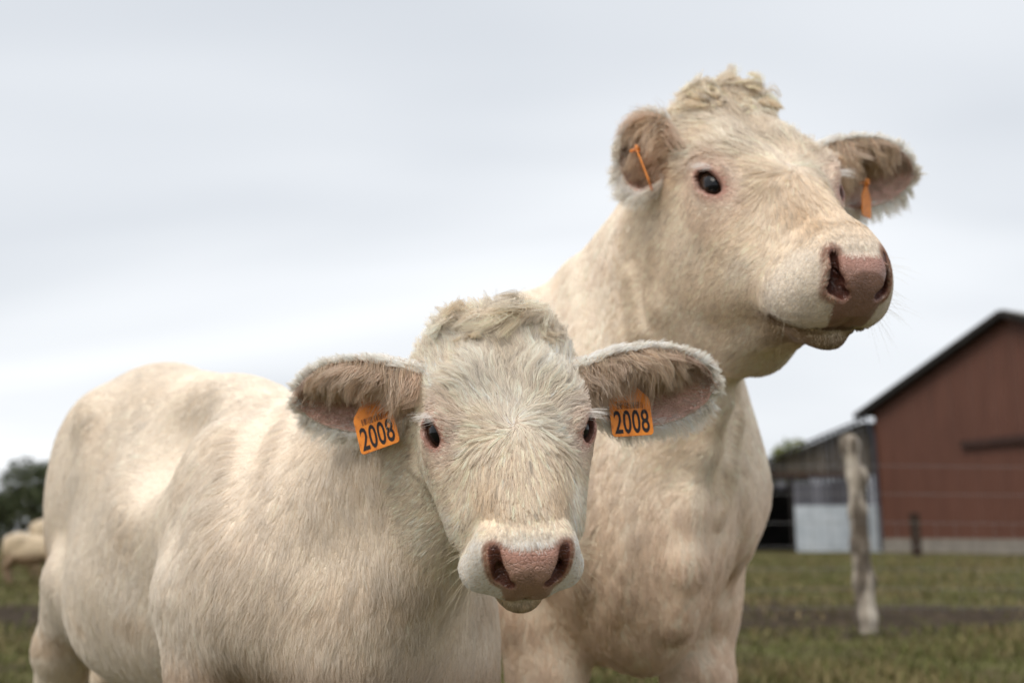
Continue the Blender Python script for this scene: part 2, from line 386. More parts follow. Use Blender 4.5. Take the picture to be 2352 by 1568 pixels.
# ------------------------------------------------------------------ bodies
class Frame:
    """body frame: t forwards from the hips, s to the animal's right, z up"""
    def __init__(s, hip, fwd, k=1.0):
        s.o = np.array([hip[0], hip[1], 0.0]); f = nrm(np.array([fwd[0], fwd[1], 0.0])); s.fw = f; s.rt = np.array([f[1], -f[0], 0.0]); s.k = k
    def __call__(s, t, r, z): return s.o + s.k * (t * s.fw + r * s.rt + np.array([0, 0, z]))
    def loc(s, p):
        q = (p - s.o) / s.k; return np.stack([q @ s.fw, q @ s.rt, q[:, 2]], 1)
    def R(s): return np.stack([s.fw, s.rt, np.array([0, 0, 1.0])], 1)

def on_body(S, px, py, d0=1.2, off=0.0):
    """where a sight line meets the body: lets skin folds be laid on its surface"""
    D = d0
    for _ in range(60):
        e = float(S(at(px, py, D)[None])[0])
        if e < 0.001: break
        D += max(e * 0.8, 0.002)
    return at(px, py, D + off)
def calf_body(B, H, neck=True):
    S = Sdf(); k = B.k; R = B.R()
    S.limb(B(0.18, 0, 0.81), B(0.72, 0, 0.73), 0.205 * k, 0.195 * k, 0.05)                 # barrel
    S.ball(B(0.42, 0, 0.645), np.array([0.40, 0.222, 0.27]) * k, R, 0.06)                   # belly
    S.ball(B(0.20, 0, 0.60), np.array([0.30, 0.205, 0.235]) * k, R, 0.08); S.limb(B(0.12, 0, 0.965), B(0.62, 0, 0.875), 0.085 * k, 0.09 * k, 0.12)
    S.ball(B(-0.02, 0, 0.88), np.array([0.23, 0.185, 0.185]) * k, R, 0.10)                  # pelvis
    S.ball(B(-0.02, 0, 0.965), np.array([0.22, 0.13, 0.10]) * k, R, 0.10)                # croup
    S.limb(B(0.08, 0, 0.990), B(0.55, 0, 0.910), 0.065 * k, 0.06 * k, 0.12)                  # spine
    S.limb(B(0.55, 0, 0.910), B(0.88, 0, 0.830), 0.06 * k, 0.075 * k, 0.10)                  # withers
    for e in (-1, 1):
        S.ball(B(0.125, 0.150 * e, 0.965), 0.034 * k, k=0.10)                               # hip point
        S.ball(B(-0.03, 0.110 * e, 0.80), np.array([0.17, 0.108, 0.23]) * k, R, 0.05)       # thigh
        S.ball(B(-0.17, 0.095 * e, 0.74), np.array([0.080, 0.085, 0.22]) * k, R, 0.07)      # buttock
        S.chain([B(0.05, 0.150 * e, 0.60), B(-0.09, 0.140 * e, 0.44), B(-0.15, 0.125 * e, 0.36), B(-0.13, 0.125 * e, 0.19), B(-0.10, 0.125 * e, 0.09)],
                [0.080 * k, 0.060 * k, 0.046 * k, 0.032 * k, 0.036 * k], 0.05)
        S.limb(B(-0.09, 0.125 * e, 0.075), B(-0.065, 0.125 * e, 0.022), 0.034 * k, 0.040 * k, 0.02)
        S.ball(B(0.86, 0.128 * e, 0.670), np.array([0.15, 0.080, 0.215]) * k, R, 0.035)     # shoulder
        S.ball(B(1.00, 0.120 * e, 0.630), np.array([0.11, 0.090, 0.13]) * k, R, 0.08)       # point of shoulder
        S.chain([B(0.87, 0.138 * e, 0.60), B(0.89, 0.130 * e, 0.47), B(0.92, 0.125 * e, 0.32), B(0.91, 0.125 * e, 0.17), B(0.92, 0.125 * e, 0.08)],
                [0.092 * k, 0.066 * k, 0.046 * k, 0.034 * k, 0.036 * k], 0.05)
        S.limb(B(0.92, 0.125 * e, 0.075), B(0.95, 0.125 * e, 0.022), 0.034 * k, 0.040 * k, 0.02)
    S.limb(B(0.92, 0, 0.62), B(1.07, 0, 0.60), 0.16 * k, 0.135 * k, 0.09)                   # breast
    S.ball(B(1.06, -0.05, 0.50), np.array([0.15, 0.12, 0.13]) * k, R, 0.08); S.ball(B(1.12, -0.11, 0.60), np.array([0.10, 0.10, 0.14]) * k, R, 0.08); S.ball(B(1.09, -0.12, 0.46), np.array([0.12, 0.11, 0.14]) * k, R, 0.08)                     # brisket
    S.chain([B(-0.215, 0, 1.01), B(-0.265, 0, 0.93), B(-0.28, 0, 0.70), B(-0.28, 0, 0.48), B(-0.27, 0, 0.34)], [0.034 * k, 0.026 * k, 0.018 * k, 0.020 * k, 0.028 * k], 0.03)   # tail
    # neck: crest and throat run into the head
    S.limb(B(0.84, 0, 0.735), H.w(0, -0.115, -0.040), 0.150 * k, 0.082 * k, 0.09)
    S.limb(B(0.98, 0, 0.68), H.w(0, -0.085, -0.065), 0.150 * k, 0.066 * k, 0.09)
    S.limb(B(1.12, 0, 0.54), H.w(0, -0.05, -0.095), 0.100 * k, 0.040 * k, 0.07)             # dewlap
    return S
def calf_marks(S):
    # edge of the shoulder blade, hollow of the flank
    S.ball(on_body(S, 345, 1000, 1.6, -0.080), 0.085, k=0.10, kind='e-')
    return S
def cow_marks(S):
    # loose skin hanging from throat to brisket
    for pts, r, k in (([(1655, 930), (1612, 1040), (1585, 1160), (1572, 1290), (1560, 1420)], 0.026, 0.030), ([(1690, 960), (1668, 1080), (1650, 1180)], 0.016, 0.025), ([(1450, 640), (1475, 760)], 0.014, 0.03), ([(1515, 560), (1525, 700), (1530, 780)], 0.015, 0.03)):
        n = len(pts); S.chain([on_body(S, x, y, 1.5, r * 0.40) for x, y in pts], [r * (0.7 + 0.6 * i / max(1, n - 1)) for i in range(n)], k)
    return S
def cow_body(B, H):
    S = Sdf(); k = B.k; R = B.R()
    S.limb(B(0.30, 0, 0.93), B(1.05, 0, 0.90), 0.36, 0.32, 0.05)
    S.ball(B(0.60, 0, 0.83), (0.60, 0.40, 0.36), R, 0.10)
    S.ball(B(0.0, 0, 1.06), (0.36, 0.30, 0.28), R, 0.12)
    S.limb(B(-0.22, 0, 1.26), B(0.2, 0, 1.30), 0.07, 0.08, 0.12); S.limb(B(0.2, 0, 1.29), B(1.22, 0, 1.20), 0.08, 0.085, 0.12)
    for e in (-1, 1):
        S.ball(B(0.16, 0.26 * e, 1.24), 0.06, k=0.10)
        S.ball(B(-0.02, 0.17 * e, 0.95), (0.28, 0.165, 0.34), R, 0.10); S.ball(B(-0.28, 0.12 * e, 0.95), (0.12, 0.11, 0.28), R, 0.08)
        S.chain([B(0.14, 0.22 * e, 0.74), B(-0.14, 0.19 * e, 0.54), B(-0.24, 0.18 * e, 0.45), B(-0.19, 0.18 * e, 0.25), B(-0.15, 0.18 * e, 0.11)], [0.12, 0.085, 0.064, 0.045, 0.052], 0.06)
        S.limb(B(-0.14, 0.18 * e, 0.09), B(-0.10, 0.18 * e, 0.03), 0.048, 0.058, 0.02)
        S.ball(B(1.20, 0.185 * e, 0.93), (0.20, 0.105, 0.31), R, 0.06)                       # shoulder
        S.ball(B(1.37, 0.165 * e, 0.80), (0.12, 0.105, 0.15), R, 0.09)                        # point of shoulder
        S.chain([B(1.24, 0.195 * e, 0.72), B(1.27, 0.175 * e, 0.55), B(1.30, 0.165 * e, 0.40), B(1.28, 0.165 * e, 0.22), B(1.29, 0.165 * e, 0.10)], [0.125, 0.088, 0.066, 0.048, 0.052], 0.06)
        S.limb(B(1.30, 0.165 * e, 0.09), B(1.34, 0.165 * e, 0.03), 0.048, 0.058, 0.02)
    S.limb(B(1.25, 0, 0.78), B(1.44, 0, 0.74), 0.20, 0.165, 0.10)
    S.ball(B(1.42, 0, 0.58), (0.15, 0.10, 0.15), R, 0.10)
    S.chain([B(-0.36, 0, 1.26), B(-0.43, 0, 1.15), B(-0.45, 0, 0.85), B(-0.45, 0, 0.55)], [0.045, 0.034, 0.024, 0.035], 0.04)
    S.limb(B(1.36, 0, 0.98), B(1.42, 0, 0.70), 0.165, 0.160, 0.14)
    for e in (-1, 1): S.limb(B(1.28, 0.10 * e, 1.02), B(1.37, 0.13 * e, 0.80), 0.13, 0.12, 0.12)
    S.limb(B(1.12, 0, 1.06), H.w(0, -0.115, -0.030), 0.215, 0.118, 0.12)                      # crest of the neck
    S.limb(B(1.36, 0, 0.88), H.w(0, -0.075, -0.075), 0.170, 0.080, 0.14)                      # throat side
    S.limb(B(1.47, 0, 0.70), H.w(0, 0.00, -0.150), 0.060, 0.035, 0.08)                        # dewlap
    S.limb(H.w(0, -0.05, -0.165), H.w(0, 0.055, -0.180), 0.07, 0.045, 0.06)                    # throat
    return S

calf_head = Head((0.69, 0.1473, 0.0164), (-0.0048, -0.1134, 1.2326), (1, 1, 1))
cow_head = Head((0.485, 0.250, 0.0064), (0.4300, 0.2483, 1.6935), (1.26, 1.55, 1.35), 0.80, 0.01)
calf_frame = Frame((-0.885, 2.44), (0.592, -0.806)); cow_frame = Frame((-0.045, 3.46), (0.215, -0.977))
def folds(B, tn, amp, zlo):
    """hanging folds of loose skin on the neck and breast, and soft unevenness elsewhere"""
    def x(p):
        q = B.loc(p); w = sstep(tn - 0.22, tn + 0.02, q[:, 0]) * sstep(zlo, zlo + 0.12, q[:, 2])
        return amp * w * vnoise(p * np.array([25, 1.5, 1.3]), 33) + 0.006 * (1 - w) * vnoise(p * 6.5, 34)
    return x
def build_body(body, H, lo, hi, h, extra=None, levels=(0.30, 0.27)):
    S = Sdf(); S.fn(body, 0.001); S.fn(H.f, 0.045 * H.size[0])
    # the muzzle and eye carvings must survive the blend: beyond the jaw only the head counts
    def f(p):
        q = H.loc(p); d = S(p); m = (np.linalg.norm(q - np.array([0, 0.02, -0.03]), axis=1) < 0.26) & (q[:, 1] > -0.07)
        if m.any():
            w = sstep(-0.07, -0.02, q[m, 1]) * sstep(-0.10, -0.05, q[m, 2])
            w = np.maximum(w, sstep(0.06, 0.10, q[m, 1])); w = w * sstep(-0.19, -0.14, q[m, 2]) * sstep(0.26, 0.235, np.linalg.norm(q[m] - np.array([0, 0.02, -0.03]), axis=1)); d[m] = d[m] * (1 - w) + np.minimum(H.f(p[m]), 1) * w
        if extra is not None: d = d + extra(p) * sstep(0.20, 0.27, np.linalg.norm(q - np.array([0, 0.03, -0.02]), axis=1))
        return d
    V, T = surface(f, lo, hi, h)
    V = project(f, relax(V, T, 1), 1)
    def near_head(m): q = H.loc(m); return (np.linalg.norm((q - np.array([0, 0.03, -0.02])) * np.array([1.2, 1, 1]), axis=1) < 0.24)
    def near_face(m): q = H.loc(m); return (np.linalg.norm(q - np.array([0, 0.19, -0.02]), axis=1) < 0.085) | (np.linalg.norm(np.abs(q) * np.array([1, 0, 0]) + q * np.array([0, 1, 1]) - EYE, axis=1) < 0.045)
    for near in (near_head, near_head, near_face):
        V, T = refine(V, T, near); m = near(V); P = V[m]; P = project(f, P, 1, 0.006); V[m] = P
    def near_all(m): return near_face(m)
    m = near_face(V); V2 = relax(V, T, 1); V[m] = V2[m]; V[m] = project(f, V[m], 2, 0.004)
    return V, T, f

# ------------------------------------------------------------------ hair
def hair_curves(name, P, rad, tint, parent, material=None):
    """P: n x k x 3 points; rad: n root radii; tint: n x 3"""
    n, k = P.shape[:2]; cu = bpy.data.hair_curves.new(name); cu.add_curves([k] * n)
    cu.position_data.foreach_set('vector', np.ascontiguousarray(P, np.float32).ravel())
    tp = np.linspace(1, 0.25, k)[None] * np.asarray(rad)[:, None]
    a = cu.attributes.get('radius') or cu.attributes.new('radius', 'FLOAT', 'POINT'); a.data.foreach_set('value', tp.astype(np.float32).ravel())
    c = np.ones((n, 4), np.float32); c[:, :3] = tint
    a = cu.attributes.new('tint', 'FLOAT_COLOR', 'CURVE'); a.data.foreach_set('color', c.ravel())
    cu.materials.append(material or FUR); return link(bpy.data.objects.new(name, cu), parent)
def nearest(G, P):
    kd = KDTree(len(G))
    for i, g in enumerate(G): kd.insert(g, i)
    kd.balance(); f = kd.find; return np.array([f(p)[1] for p in P])
def grow(V, T, N, dens, style, rng, K=5):
    """scatter roots on a surface and grow strands; style(p, n) -> dict of flow, length, lift, tint, wave, clump, curl"""
    A = V[T]; ar = np.linalg.norm(np.cross(A[:, 1] - A[:, 0], A[:, 2] - A[:, 0]), axis=1) / 2; c = A.mean(1)
    w = ar * dens(c, nrm(N[T].mean(1))); tot = w.sum(); n = int(tot)
    cs = np.cumsum(w) / tot; ti = np.searchsorted(cs, rng.random(n)).clip(0, len(T) - 1)
    u, v = rng.random(n), rng.random(n); f = u + v > 1; u[f], v[f] = 1 - u[f], 1 - v[f]; b = np.stack([1 - u - v, u, v], 1)
    p = (V[T[ti]] * b[:, :, None]).sum(1); nn = nrm((N[T[ti]] * b[:, :, None]).sum(1))
    return strands(p, nn, style, rng, K)
def strands(p, nn, style, rng, K=5):
    n = len(p); st = style(p, nn)
    fl = st['flow']; fl = fl - nn * (fl * nn).sum(1, keepdims=True); fl = nrm(fl)
    bi = np.cross(nn, fl); wv = st.get('wave', 0.35); fq = st.get('freq', 30.0)
    ang = wv * (vnoise(p * fq, 5) + 0.6 * vnoise(p * fq * 2.7, 6)) + st.get('jit', 0.12) * rng.standard_normal(n)
    d = fl * np.cos(ang)[:, None] + bi * np.sin(ang)[:, None]; bi = np.cross(nn, d)
    L = st['length'] * (1 + 0.22 * rng.standard_normal(n)).clip(0.45, 1.6)
    lift = st['lift'] * (1 + 0.3 * rng.standard_normal(n)); s = np.linspace(0, 1, K)[None, :, None]
    curl = st.get('curl', 0.0) * np.ones(n); ph = 3.0 * vnoise(p * fq * 0.8, 9) + st.get('phase_jit', 0.5) * rng.standard_normal(n)
    Ls, lf = L[:, None, None], lift[:, None, None]
    P = p[:, None] + Ls * (s * np.cos(lf) * d[:, None] + np.sin(lf) * (s - 0.55 * s * s) * nn[:, None])
    P = P + (curl * L)[:, None, None] * (np.sin(ph[:, None, None] + s * 5.5) - np.sin(ph)[:, None, None]) * bi[:, None] * 0.35 * s ** 0.5
    P = P + (curl * L)[:, None, None] * (np.cos(ph[:, None, None] * 1.3 + s * 5.0) - np.cos(ph * 1.3)[:, None, None]) * nn[:, None] * 0.15 * s
    if 'droop' in st: P = P + (st['droop'] * L)[:, None, None] * s ** 2 * np.array([0, 0, -1.0])
    cl = st.get('clump', 0.6); m = max(8, int(n / st.get('per', 14)))
    gi = rng.choice(n, m, replace=False); ci = gi[nearest(p[gi], p)]
    tgt = P[ci] + 0.15 * (p - p[ci])[:, None]
    # rescale the guide to this strand's length
    P = P + (cl * s ** 1.1) * (tgt - P)
    gs = np.sort(gi); tint = st['tint'] * (1 + st.get('each', 0.10) * rng.standard_normal((n, 1)) + st.get('vary', 0.08) * rng.standard_normal(m)[np.searchsorted(gs, ci).clip(0, m - 1)][:, None])
    return P, tint.clip(0.01, 0.95)

CREAM, PALE, WHITE = np.array([0.88, 0.745, 0.59]), np.array([0.93, 0.85, 0.75]), np.array([0.95, 0.91, 0.87])
TAN, TAUPE, PINK = np.array([0.70, 0.545, 0.375]), np.array([0.65, 0.515, 0.415]), np.array([0.58, 0.32, 0.25])
def mixc(a, b, w): return a * (1 - w[:, None]) + b * w[:, None]
def pad_mask(q):
    """hairless nose pad"""
    x, y, z = np.abs(q[:, 0]), q[:, 1], q[:, 2]
    w = np.interp(z, [-0.076, -0.065, -0.052, -0.032, -0.010, 0.005, 0.014, 0.022], [0.022, 0.024, 0.027, 0.031, 0.037, 0.038, 0.036, 0.020])
    return sstep(0.163, 0.172, y) * sstep(0.004, -0.003, x - w) * sstep(0.020, 0.012, z) * sstep(-0.079, -0.074, z)
def nostril_mask(q):
    m = q.copy(); m[:, 0] = np.abs(m[:, 0])
    d = np.minimum(limb_d(m, np.array([0.0400, 0.189, 0.011]), np.array([0.0325, 0.203, -0.016]), 0.0055, 0.0080), limb_d(m, np.array([0.0320, 0.204, -0.018]), np.array([0.0225, 0.209, -0.023]), 0.0078, 0.0060))
    d = np.minimum(d, limb_d(m, np.array([0.031, 0.205, -0.013]), np.array([0.025, 0.150, -0.005]), 0.0076, 0.0064))
    return sstep(0.0025, 0.0, d), d
def eye_dist(q):
    m = q.copy(); m[:, 0] = np.abs(m[:, 0]); n, a, b = eye_frame(); v = m - EYE - n * 0.012
    return np.sqrt(((v @ a) / 1.35) ** 2 + ((v @ b) / 1.0) ** 2 + ((v @ n) / 1.6) ** 2), v @ a, v @ b
def skin_tint(V, H, adult):
    q = H.loc(V); c = np.tile(CREAM * 0.92, (len(V), 1))
    near = np.linalg.norm(q - np.array([0, 0.03, -0.02]), axis=1) < 0.26
    z = q[near]; cc = c[near]
    ed, ea, eb = eye_dist(z)
    cc = mixc(cc, np.array([0.44, 0.345, 0.26]), sstep(-0.01, 0.02, z[:, 2]) * sstep(0.15, 0.12, z[:, 1]) * (0.5 if adult else 0.9))  # grey-brown skin under the forehead hair, darkened to paint shade between the locks
    cc = mixc(cc, PINK * 0.95, sstep(0.030, 0.017, ed)); cc = mixc(cc, np.array([0.26, 0.085, 0.05]), sstep(0.0185, 0.0150, ed) * sstep(0.005, -0.012, eb))
    cc = mixc(cc, np.array([0.16, 0.07, 0.05]), sstep(0.0165, 0.0140, ed))
    pm = pad_mask(z); pad = np.array([0.41, 0.245, 0.185]) if not adult else np.array([0.30, 0.170, 0.130])
    blot = 0.5 + 0.5 * vnoise(z * 90, 3)
    padc = pad * (0.88 + 0.24 * blot[:, None]); padc = mixc(padc, np.array([0.47, 0.23, 0.18]), sstep(-0.002, 0.012, z[:, 2]) * 0.6)
    spots = sstep(0.80, 0.90, vnoise(z * 260, 12)); padc = mixc(padc, np.array([0.12, 0.05, 0.04]), spots * 0.7)
    cc = mixc(cc, padc, pm)
    nm, nd = nostril_mask(z); front = sstep(0.150, 0.165, z[:, 1])
    cc = mixc(cc, np.array([0.30, 0.12, 0.075]), sstep(0.008, 0.001, nd) * front * (1 - 0.75 * pm))
    cc = mixc(cc, np.array([0.09, 0.030, 0.020]), nm * front)  # nostril interior: the shade of the cavity painted into the skin colour
    lip = sstep(0.006, 0.002, np.abs(z[:, 2] + 0.074)) * sstep(0.10, 0.14, z[:, 1]); cc = mixc(cc, np.array([0.10, 0.05, 0.035]), lip * 0.85)
    c[near] = cc; return c

def head_style(H, adult):
    """hair of the head: whorl on the forehead, short on the muzzle, swept back on the cheeks"""
    k = 1.25 if adult else 1.0
    def style(p, n):
        q = H.loc(p); x, y, z = q.T; nl = n @ H.R
        v = np.stack([x, y - 0.040, 0 * x], 1); rad = np.linalg.norm(v, axis=1); tw = 0.9 * np.exp(-(rad / 0.022) ** 2); v = np.stack([v[:, 0] * np.cos(tw) - v[:, 1] * np.sin(tw), v[:, 0] * np.sin(tw) + v[:, 1] * np.cos(tw), v[:, 2]], 1) + 0.006 * vnoise3(q * 70, 91) * np.array([1, 1, 0])
        up = v / np.maximum(rad, 1e-4)[:, None]; up[:, 1] -= 0.15; up[:, 0] *= np.where(y < 0.04, 0.85, 0.55)
        up[:, 1] += 0.5 * sstep(0.05, 0.12, y)
        side = np.stack([np.sign(x) * 0.25, -0.35 + 0 * x, -0.9 + 0 * x], 1)
        ws = sstep(0.60, 0.92, np.abs(nl[:, 0])) * sstep(0.05, -0.02, z); ws = np.maximum(ws, sstep(-0.02, -0.06, z)) * sstep(0.165, 0.13, y)
        fl = up * (1 - ws)[:, None] + side * ws[:, None]
        mz = sstep(0.140, 0.160, y) * sstep(0.030, 0.012, z)                       # muzzle: outwards and down
        fl = fl * (1 - mz)[:, None] + np.stack([x * 14, 0.35 + 0 * x, -0.6 + 0 * x], 1) * mz[:, None]
        fl = (fl * H.size) @ H.R.T
        top = sstep(0.0, 0.03, z)
        L = 0.012 + 0.008 * top + 0.013 * top * sstep(0.05, -0.02, y) + 0.010 * sstep(-0.08, -0.13, y)
        L = L * (1 - 0.70 * sstep(0.135, 0.168, y))
        ed, ea, eb = eye_dist(q); L = L * (0.25 + 0.75 * sstep(0.020, 0.045, ed))
        pm = pad_mask(q); L = np.where(pm > 0.3, 0.003, L)
        t = np.tile(PALE, (len(p), 1)); 
        t = mixc(t, CREAM, sstep(0.2, 0.7, 0.5 + 0.5 * vnoise(q * 28, 21)) * 0.5)
        t = mixc(t, CREAM * 0.97, top * sstep(0.03, 0.09, y) * 0.8)
        t = mixc(t, TAN, top * sstep(0.075, 0.12, y) * sstep(0.165, 0.14, y) * sstep(0.018, 0.042, np.abs(x)) * 0.75)
        t = mixc(t, np.array([0.66, 0.575, 0.46]), top * sstep(0.02, -0.06, y) * sstep(0.045, 0.0, np.abs(x)) * 0.6)      # greyer parting
        t = mixc(t, WHITE, (0.55 if adult else 1.0) * sstep(0.143, 0.170, y - 0.024 * sstep(-0.005, 0.02, z)) * sstep(-0.084, -0.076, z))
        t = mixc(t, np.array([0.45, 0.33, 0.20]), sstep(-0.074, -0.083, z) * sstep(0.10, 0.14, y) * 0.75)  # chin tan-dark: the shade under the muzzle is put into the tint
        t = mixc(t, np.array([0.80, 0.66, 0.57]), sstep(0.050, 0.028, ed) * 0.7)
        nm, nd = nostril_mask(q); t = mixc(t, np.array([0.40, 0.20, 0.13]), sstep(0.012, 0.004, nd) * sstep(0.15, 0.165, y))
        t = mixc(t, np.array([0.90, 0.80, 0.68]), sstep(0.02, -0.06, z) * sstep(0.05, -0.04, y) * 0.75)
        if adult: wm = sstep(0.13, 0.17, y); t = mixc(t, np.array([0.30, 0.20, 0.13]), sstep(-0.072, -0.080, z) * sstep(0.11, 0.15, y) * 0.8); t = t * (1 - wm * 0.10)[:, None] * np.array([0.97, 0.95, 0.93])  # lower lip dark brown, with the shade below the mouth tinted in
        fore = top * sstep(0.06, -0.01, y); brg = top * (1 - fore) * (1 - mz)
        cl = 0.25 + (0.35 if adult else 0.60) * np.maximum(fore, brg) * (1 - mz)
        return dict(flow=fl, length=L * k, lift=0.14 + 0.12 * fore, tint=t, wave=0.10 + 0.20 * fore + 0.10 * brg, freq=20 / k, clump=cl[:, None, None], curl=0.05 + (0.55 if adult else 0.24) * fore, jit=0.10, per=9, vary=0.07 if adult else 0.12)
    return style
def body_style(B, H, adult):
    def style(p, n):
        q = B.loc(p); t_, r_, z = q.T; fw = B.fw; tn = 1.22 if adult else 0.86
        fl = -fw[None] * (0.75 - 0.45 * sstep(tn - 0.2, tn + 0.1, t_))[:, None] + np.array([0, 0, -1.0]) * (0.15 + 0.85 * sstep(0.75, -0.1, n[:, 2]))[:, None]
        low = sstep(0.75, 0.45, z); fl = fl + np.array([0, 0, -1.0]) * low[:, None]
        L = (0.021 if not adult else 0.020) * (1 + 0.55 * sstep(tn - 0.05, tn + 0.15, t_) * sstep(1.0, 0.6, z)) * (1 - 0.4 * sstep(0.5, 0.3, z))
        ns = 0.5 + 0.5 * vnoise(p * 7, 31)
        if adult:
            t = np.tile(np.array([0.95, 0.85, 0.75]), (len(p), 1)); t = mixc(t, PALE, sstep(0.45, 0.8, ns) * 0.7); t = mixc(t, np.array([0.74, 0.545, 0.40]), sstep(0.95, 0.55, z) * 0.60)  # low down: brown dirt, plus the reddish tone of shade put into the tint
        else:
            t = np.tile(np.array([0.885, 0.815, 0.73]), (len(p), 1)); t = mixc(t, CREAM, sstep(0.3, 0.8, ns) * 0.22)
            t = mixc(t, np.array([0.88, 0.775, 0.665]), sstep(tn - 0.05, tn + 0.2, t_) * 0.55); t = mixc(t, np.array([0.42, 0.26, 0.14]), sstep(0.56, 0.46, z) * sstep(0.75, 0.95, t_) * 0.8)  # chest cream warmed, so the tint carries its reddish shade
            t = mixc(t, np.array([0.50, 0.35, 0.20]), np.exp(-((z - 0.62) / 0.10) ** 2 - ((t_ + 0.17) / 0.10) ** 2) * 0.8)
        st_ = sstep(0.35, 0.75, vnoise(p * 13, 35) + 0.4 * vnoise(p * 40, 36)); t = mixc(t, np.array([0.60, 0.44, 0.28]), st_ * ((0.20 if adult else 0.10) + 0.3 * sstep(0.7, 0.45, z)))
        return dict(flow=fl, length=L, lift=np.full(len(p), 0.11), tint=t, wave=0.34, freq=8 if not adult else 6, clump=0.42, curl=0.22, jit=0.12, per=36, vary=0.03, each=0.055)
    return style

# ------------------------------------------------------------------ ears, eyes, tags
def ear_mesh(base, tip, up, opn, W, droop=0.0, nu=34, nv=25, thick=0.004):
    """cupped ear: axis base->tip, up = towards the upper rim, opn = the way it opens"""
    base, tip = np.array(base), np.array(tip); ax = tip - base; Ln = np.linalg.norm(ax); a = ax / Ln
    opn = nrm(np.array(opn, float) - a * (np.array(opn, float) @ a)); up = nrm(np.array(up, float) - a * (np.array(up, float) @ a) - opn * (np.array(up, float) @ opn))
    u = np.linspace(0, 1, nu)[:, None]; v = np.linspace(-1, 1, nv)[None]
    hw = W * np.interp(u, [0, 0.12, 0.3, 0.5, 0.68, 0.82, 0.92, 0.97, 1], [0.42, 0.55, 0.86, 1.0, 0.97, 0.80, 0.56, 0.36, 0.04])
    A = np.radians(np.interp(u, [0, 0.25, 0.6, 1.0], [140, 108, 82, 60])); R = hw / np.sin(np.minimum(A, np.pi / 2)); th = v * A
    k = np.where(v > 0, 1.0, 1.05); mid = base + a * (u * Ln)[..., None] + np.array([0, 0, -1.0]) * (droop * u ** 2)[..., None]
    def lay(off):
        r = np.maximum(R + off, 0.0005)
        return mid + up * (r * np.sin(th) * k)[..., None] - opn * (r * np.cos(th) * 0.75 - R * 0.35)[..., None]
    inn, out = lay(0.0), lay(thick * np.ones_like(R)); n = nu * nv
    V = np.concatenate([inn.reshape(-1, 3), out.reshape(-1, 3)]); I = np.arange(n).reshape(nu, nv); F = []
    i, j = np.meshgrid(np.arange(nu - 1), np.arange(nv - 1), indexing='ij')
    q = np.stack([I[i, j], I[i + 1, j], I[i + 1, j + 1], I[i, j + 1]], -1).reshape(-1, 4); F += [q, q[:, ::-1] + n]
    for jj, fl in ((0, 1), (nv - 1, 0)):
        s_ = np.stack([I[:-1, jj], I[:-1, jj] + n, I[1:, jj] + n, I[1:, jj]], 1); F.append(s_ if fl else s_[:, ::-1])
    s_ = np.stack([I[-1, :-1], I[-1, :-1] + n, I[-1, 1:] + n, I[-1, 1:]], 1); F.append(s_)
    F = np.concatenate(F); T = np.concatenate([F[:, [0, 1, 2]], F[:, [0, 2, 3]]])
    Nn = vnormals(V, T)
    # make the inner sheet's normals look out of the cup
    sgn = np.sign(((Nn[:n].reshape(nu, nv, 3)[nu // 2, nv // 2]) @ opn))
    if sgn < 0: T = T[:, ::-1]
    uv = np.concatenate([np.stack([np.broadcast_to(u, (nu, nv)), np.broadcast_to(v, (nu, nv))], -1).reshape(-1, 2)] * 2); side = np.r_[np.zeros(n), np.ones(n)]
    return V, T, uv, side, (a, up, opn, Ln)
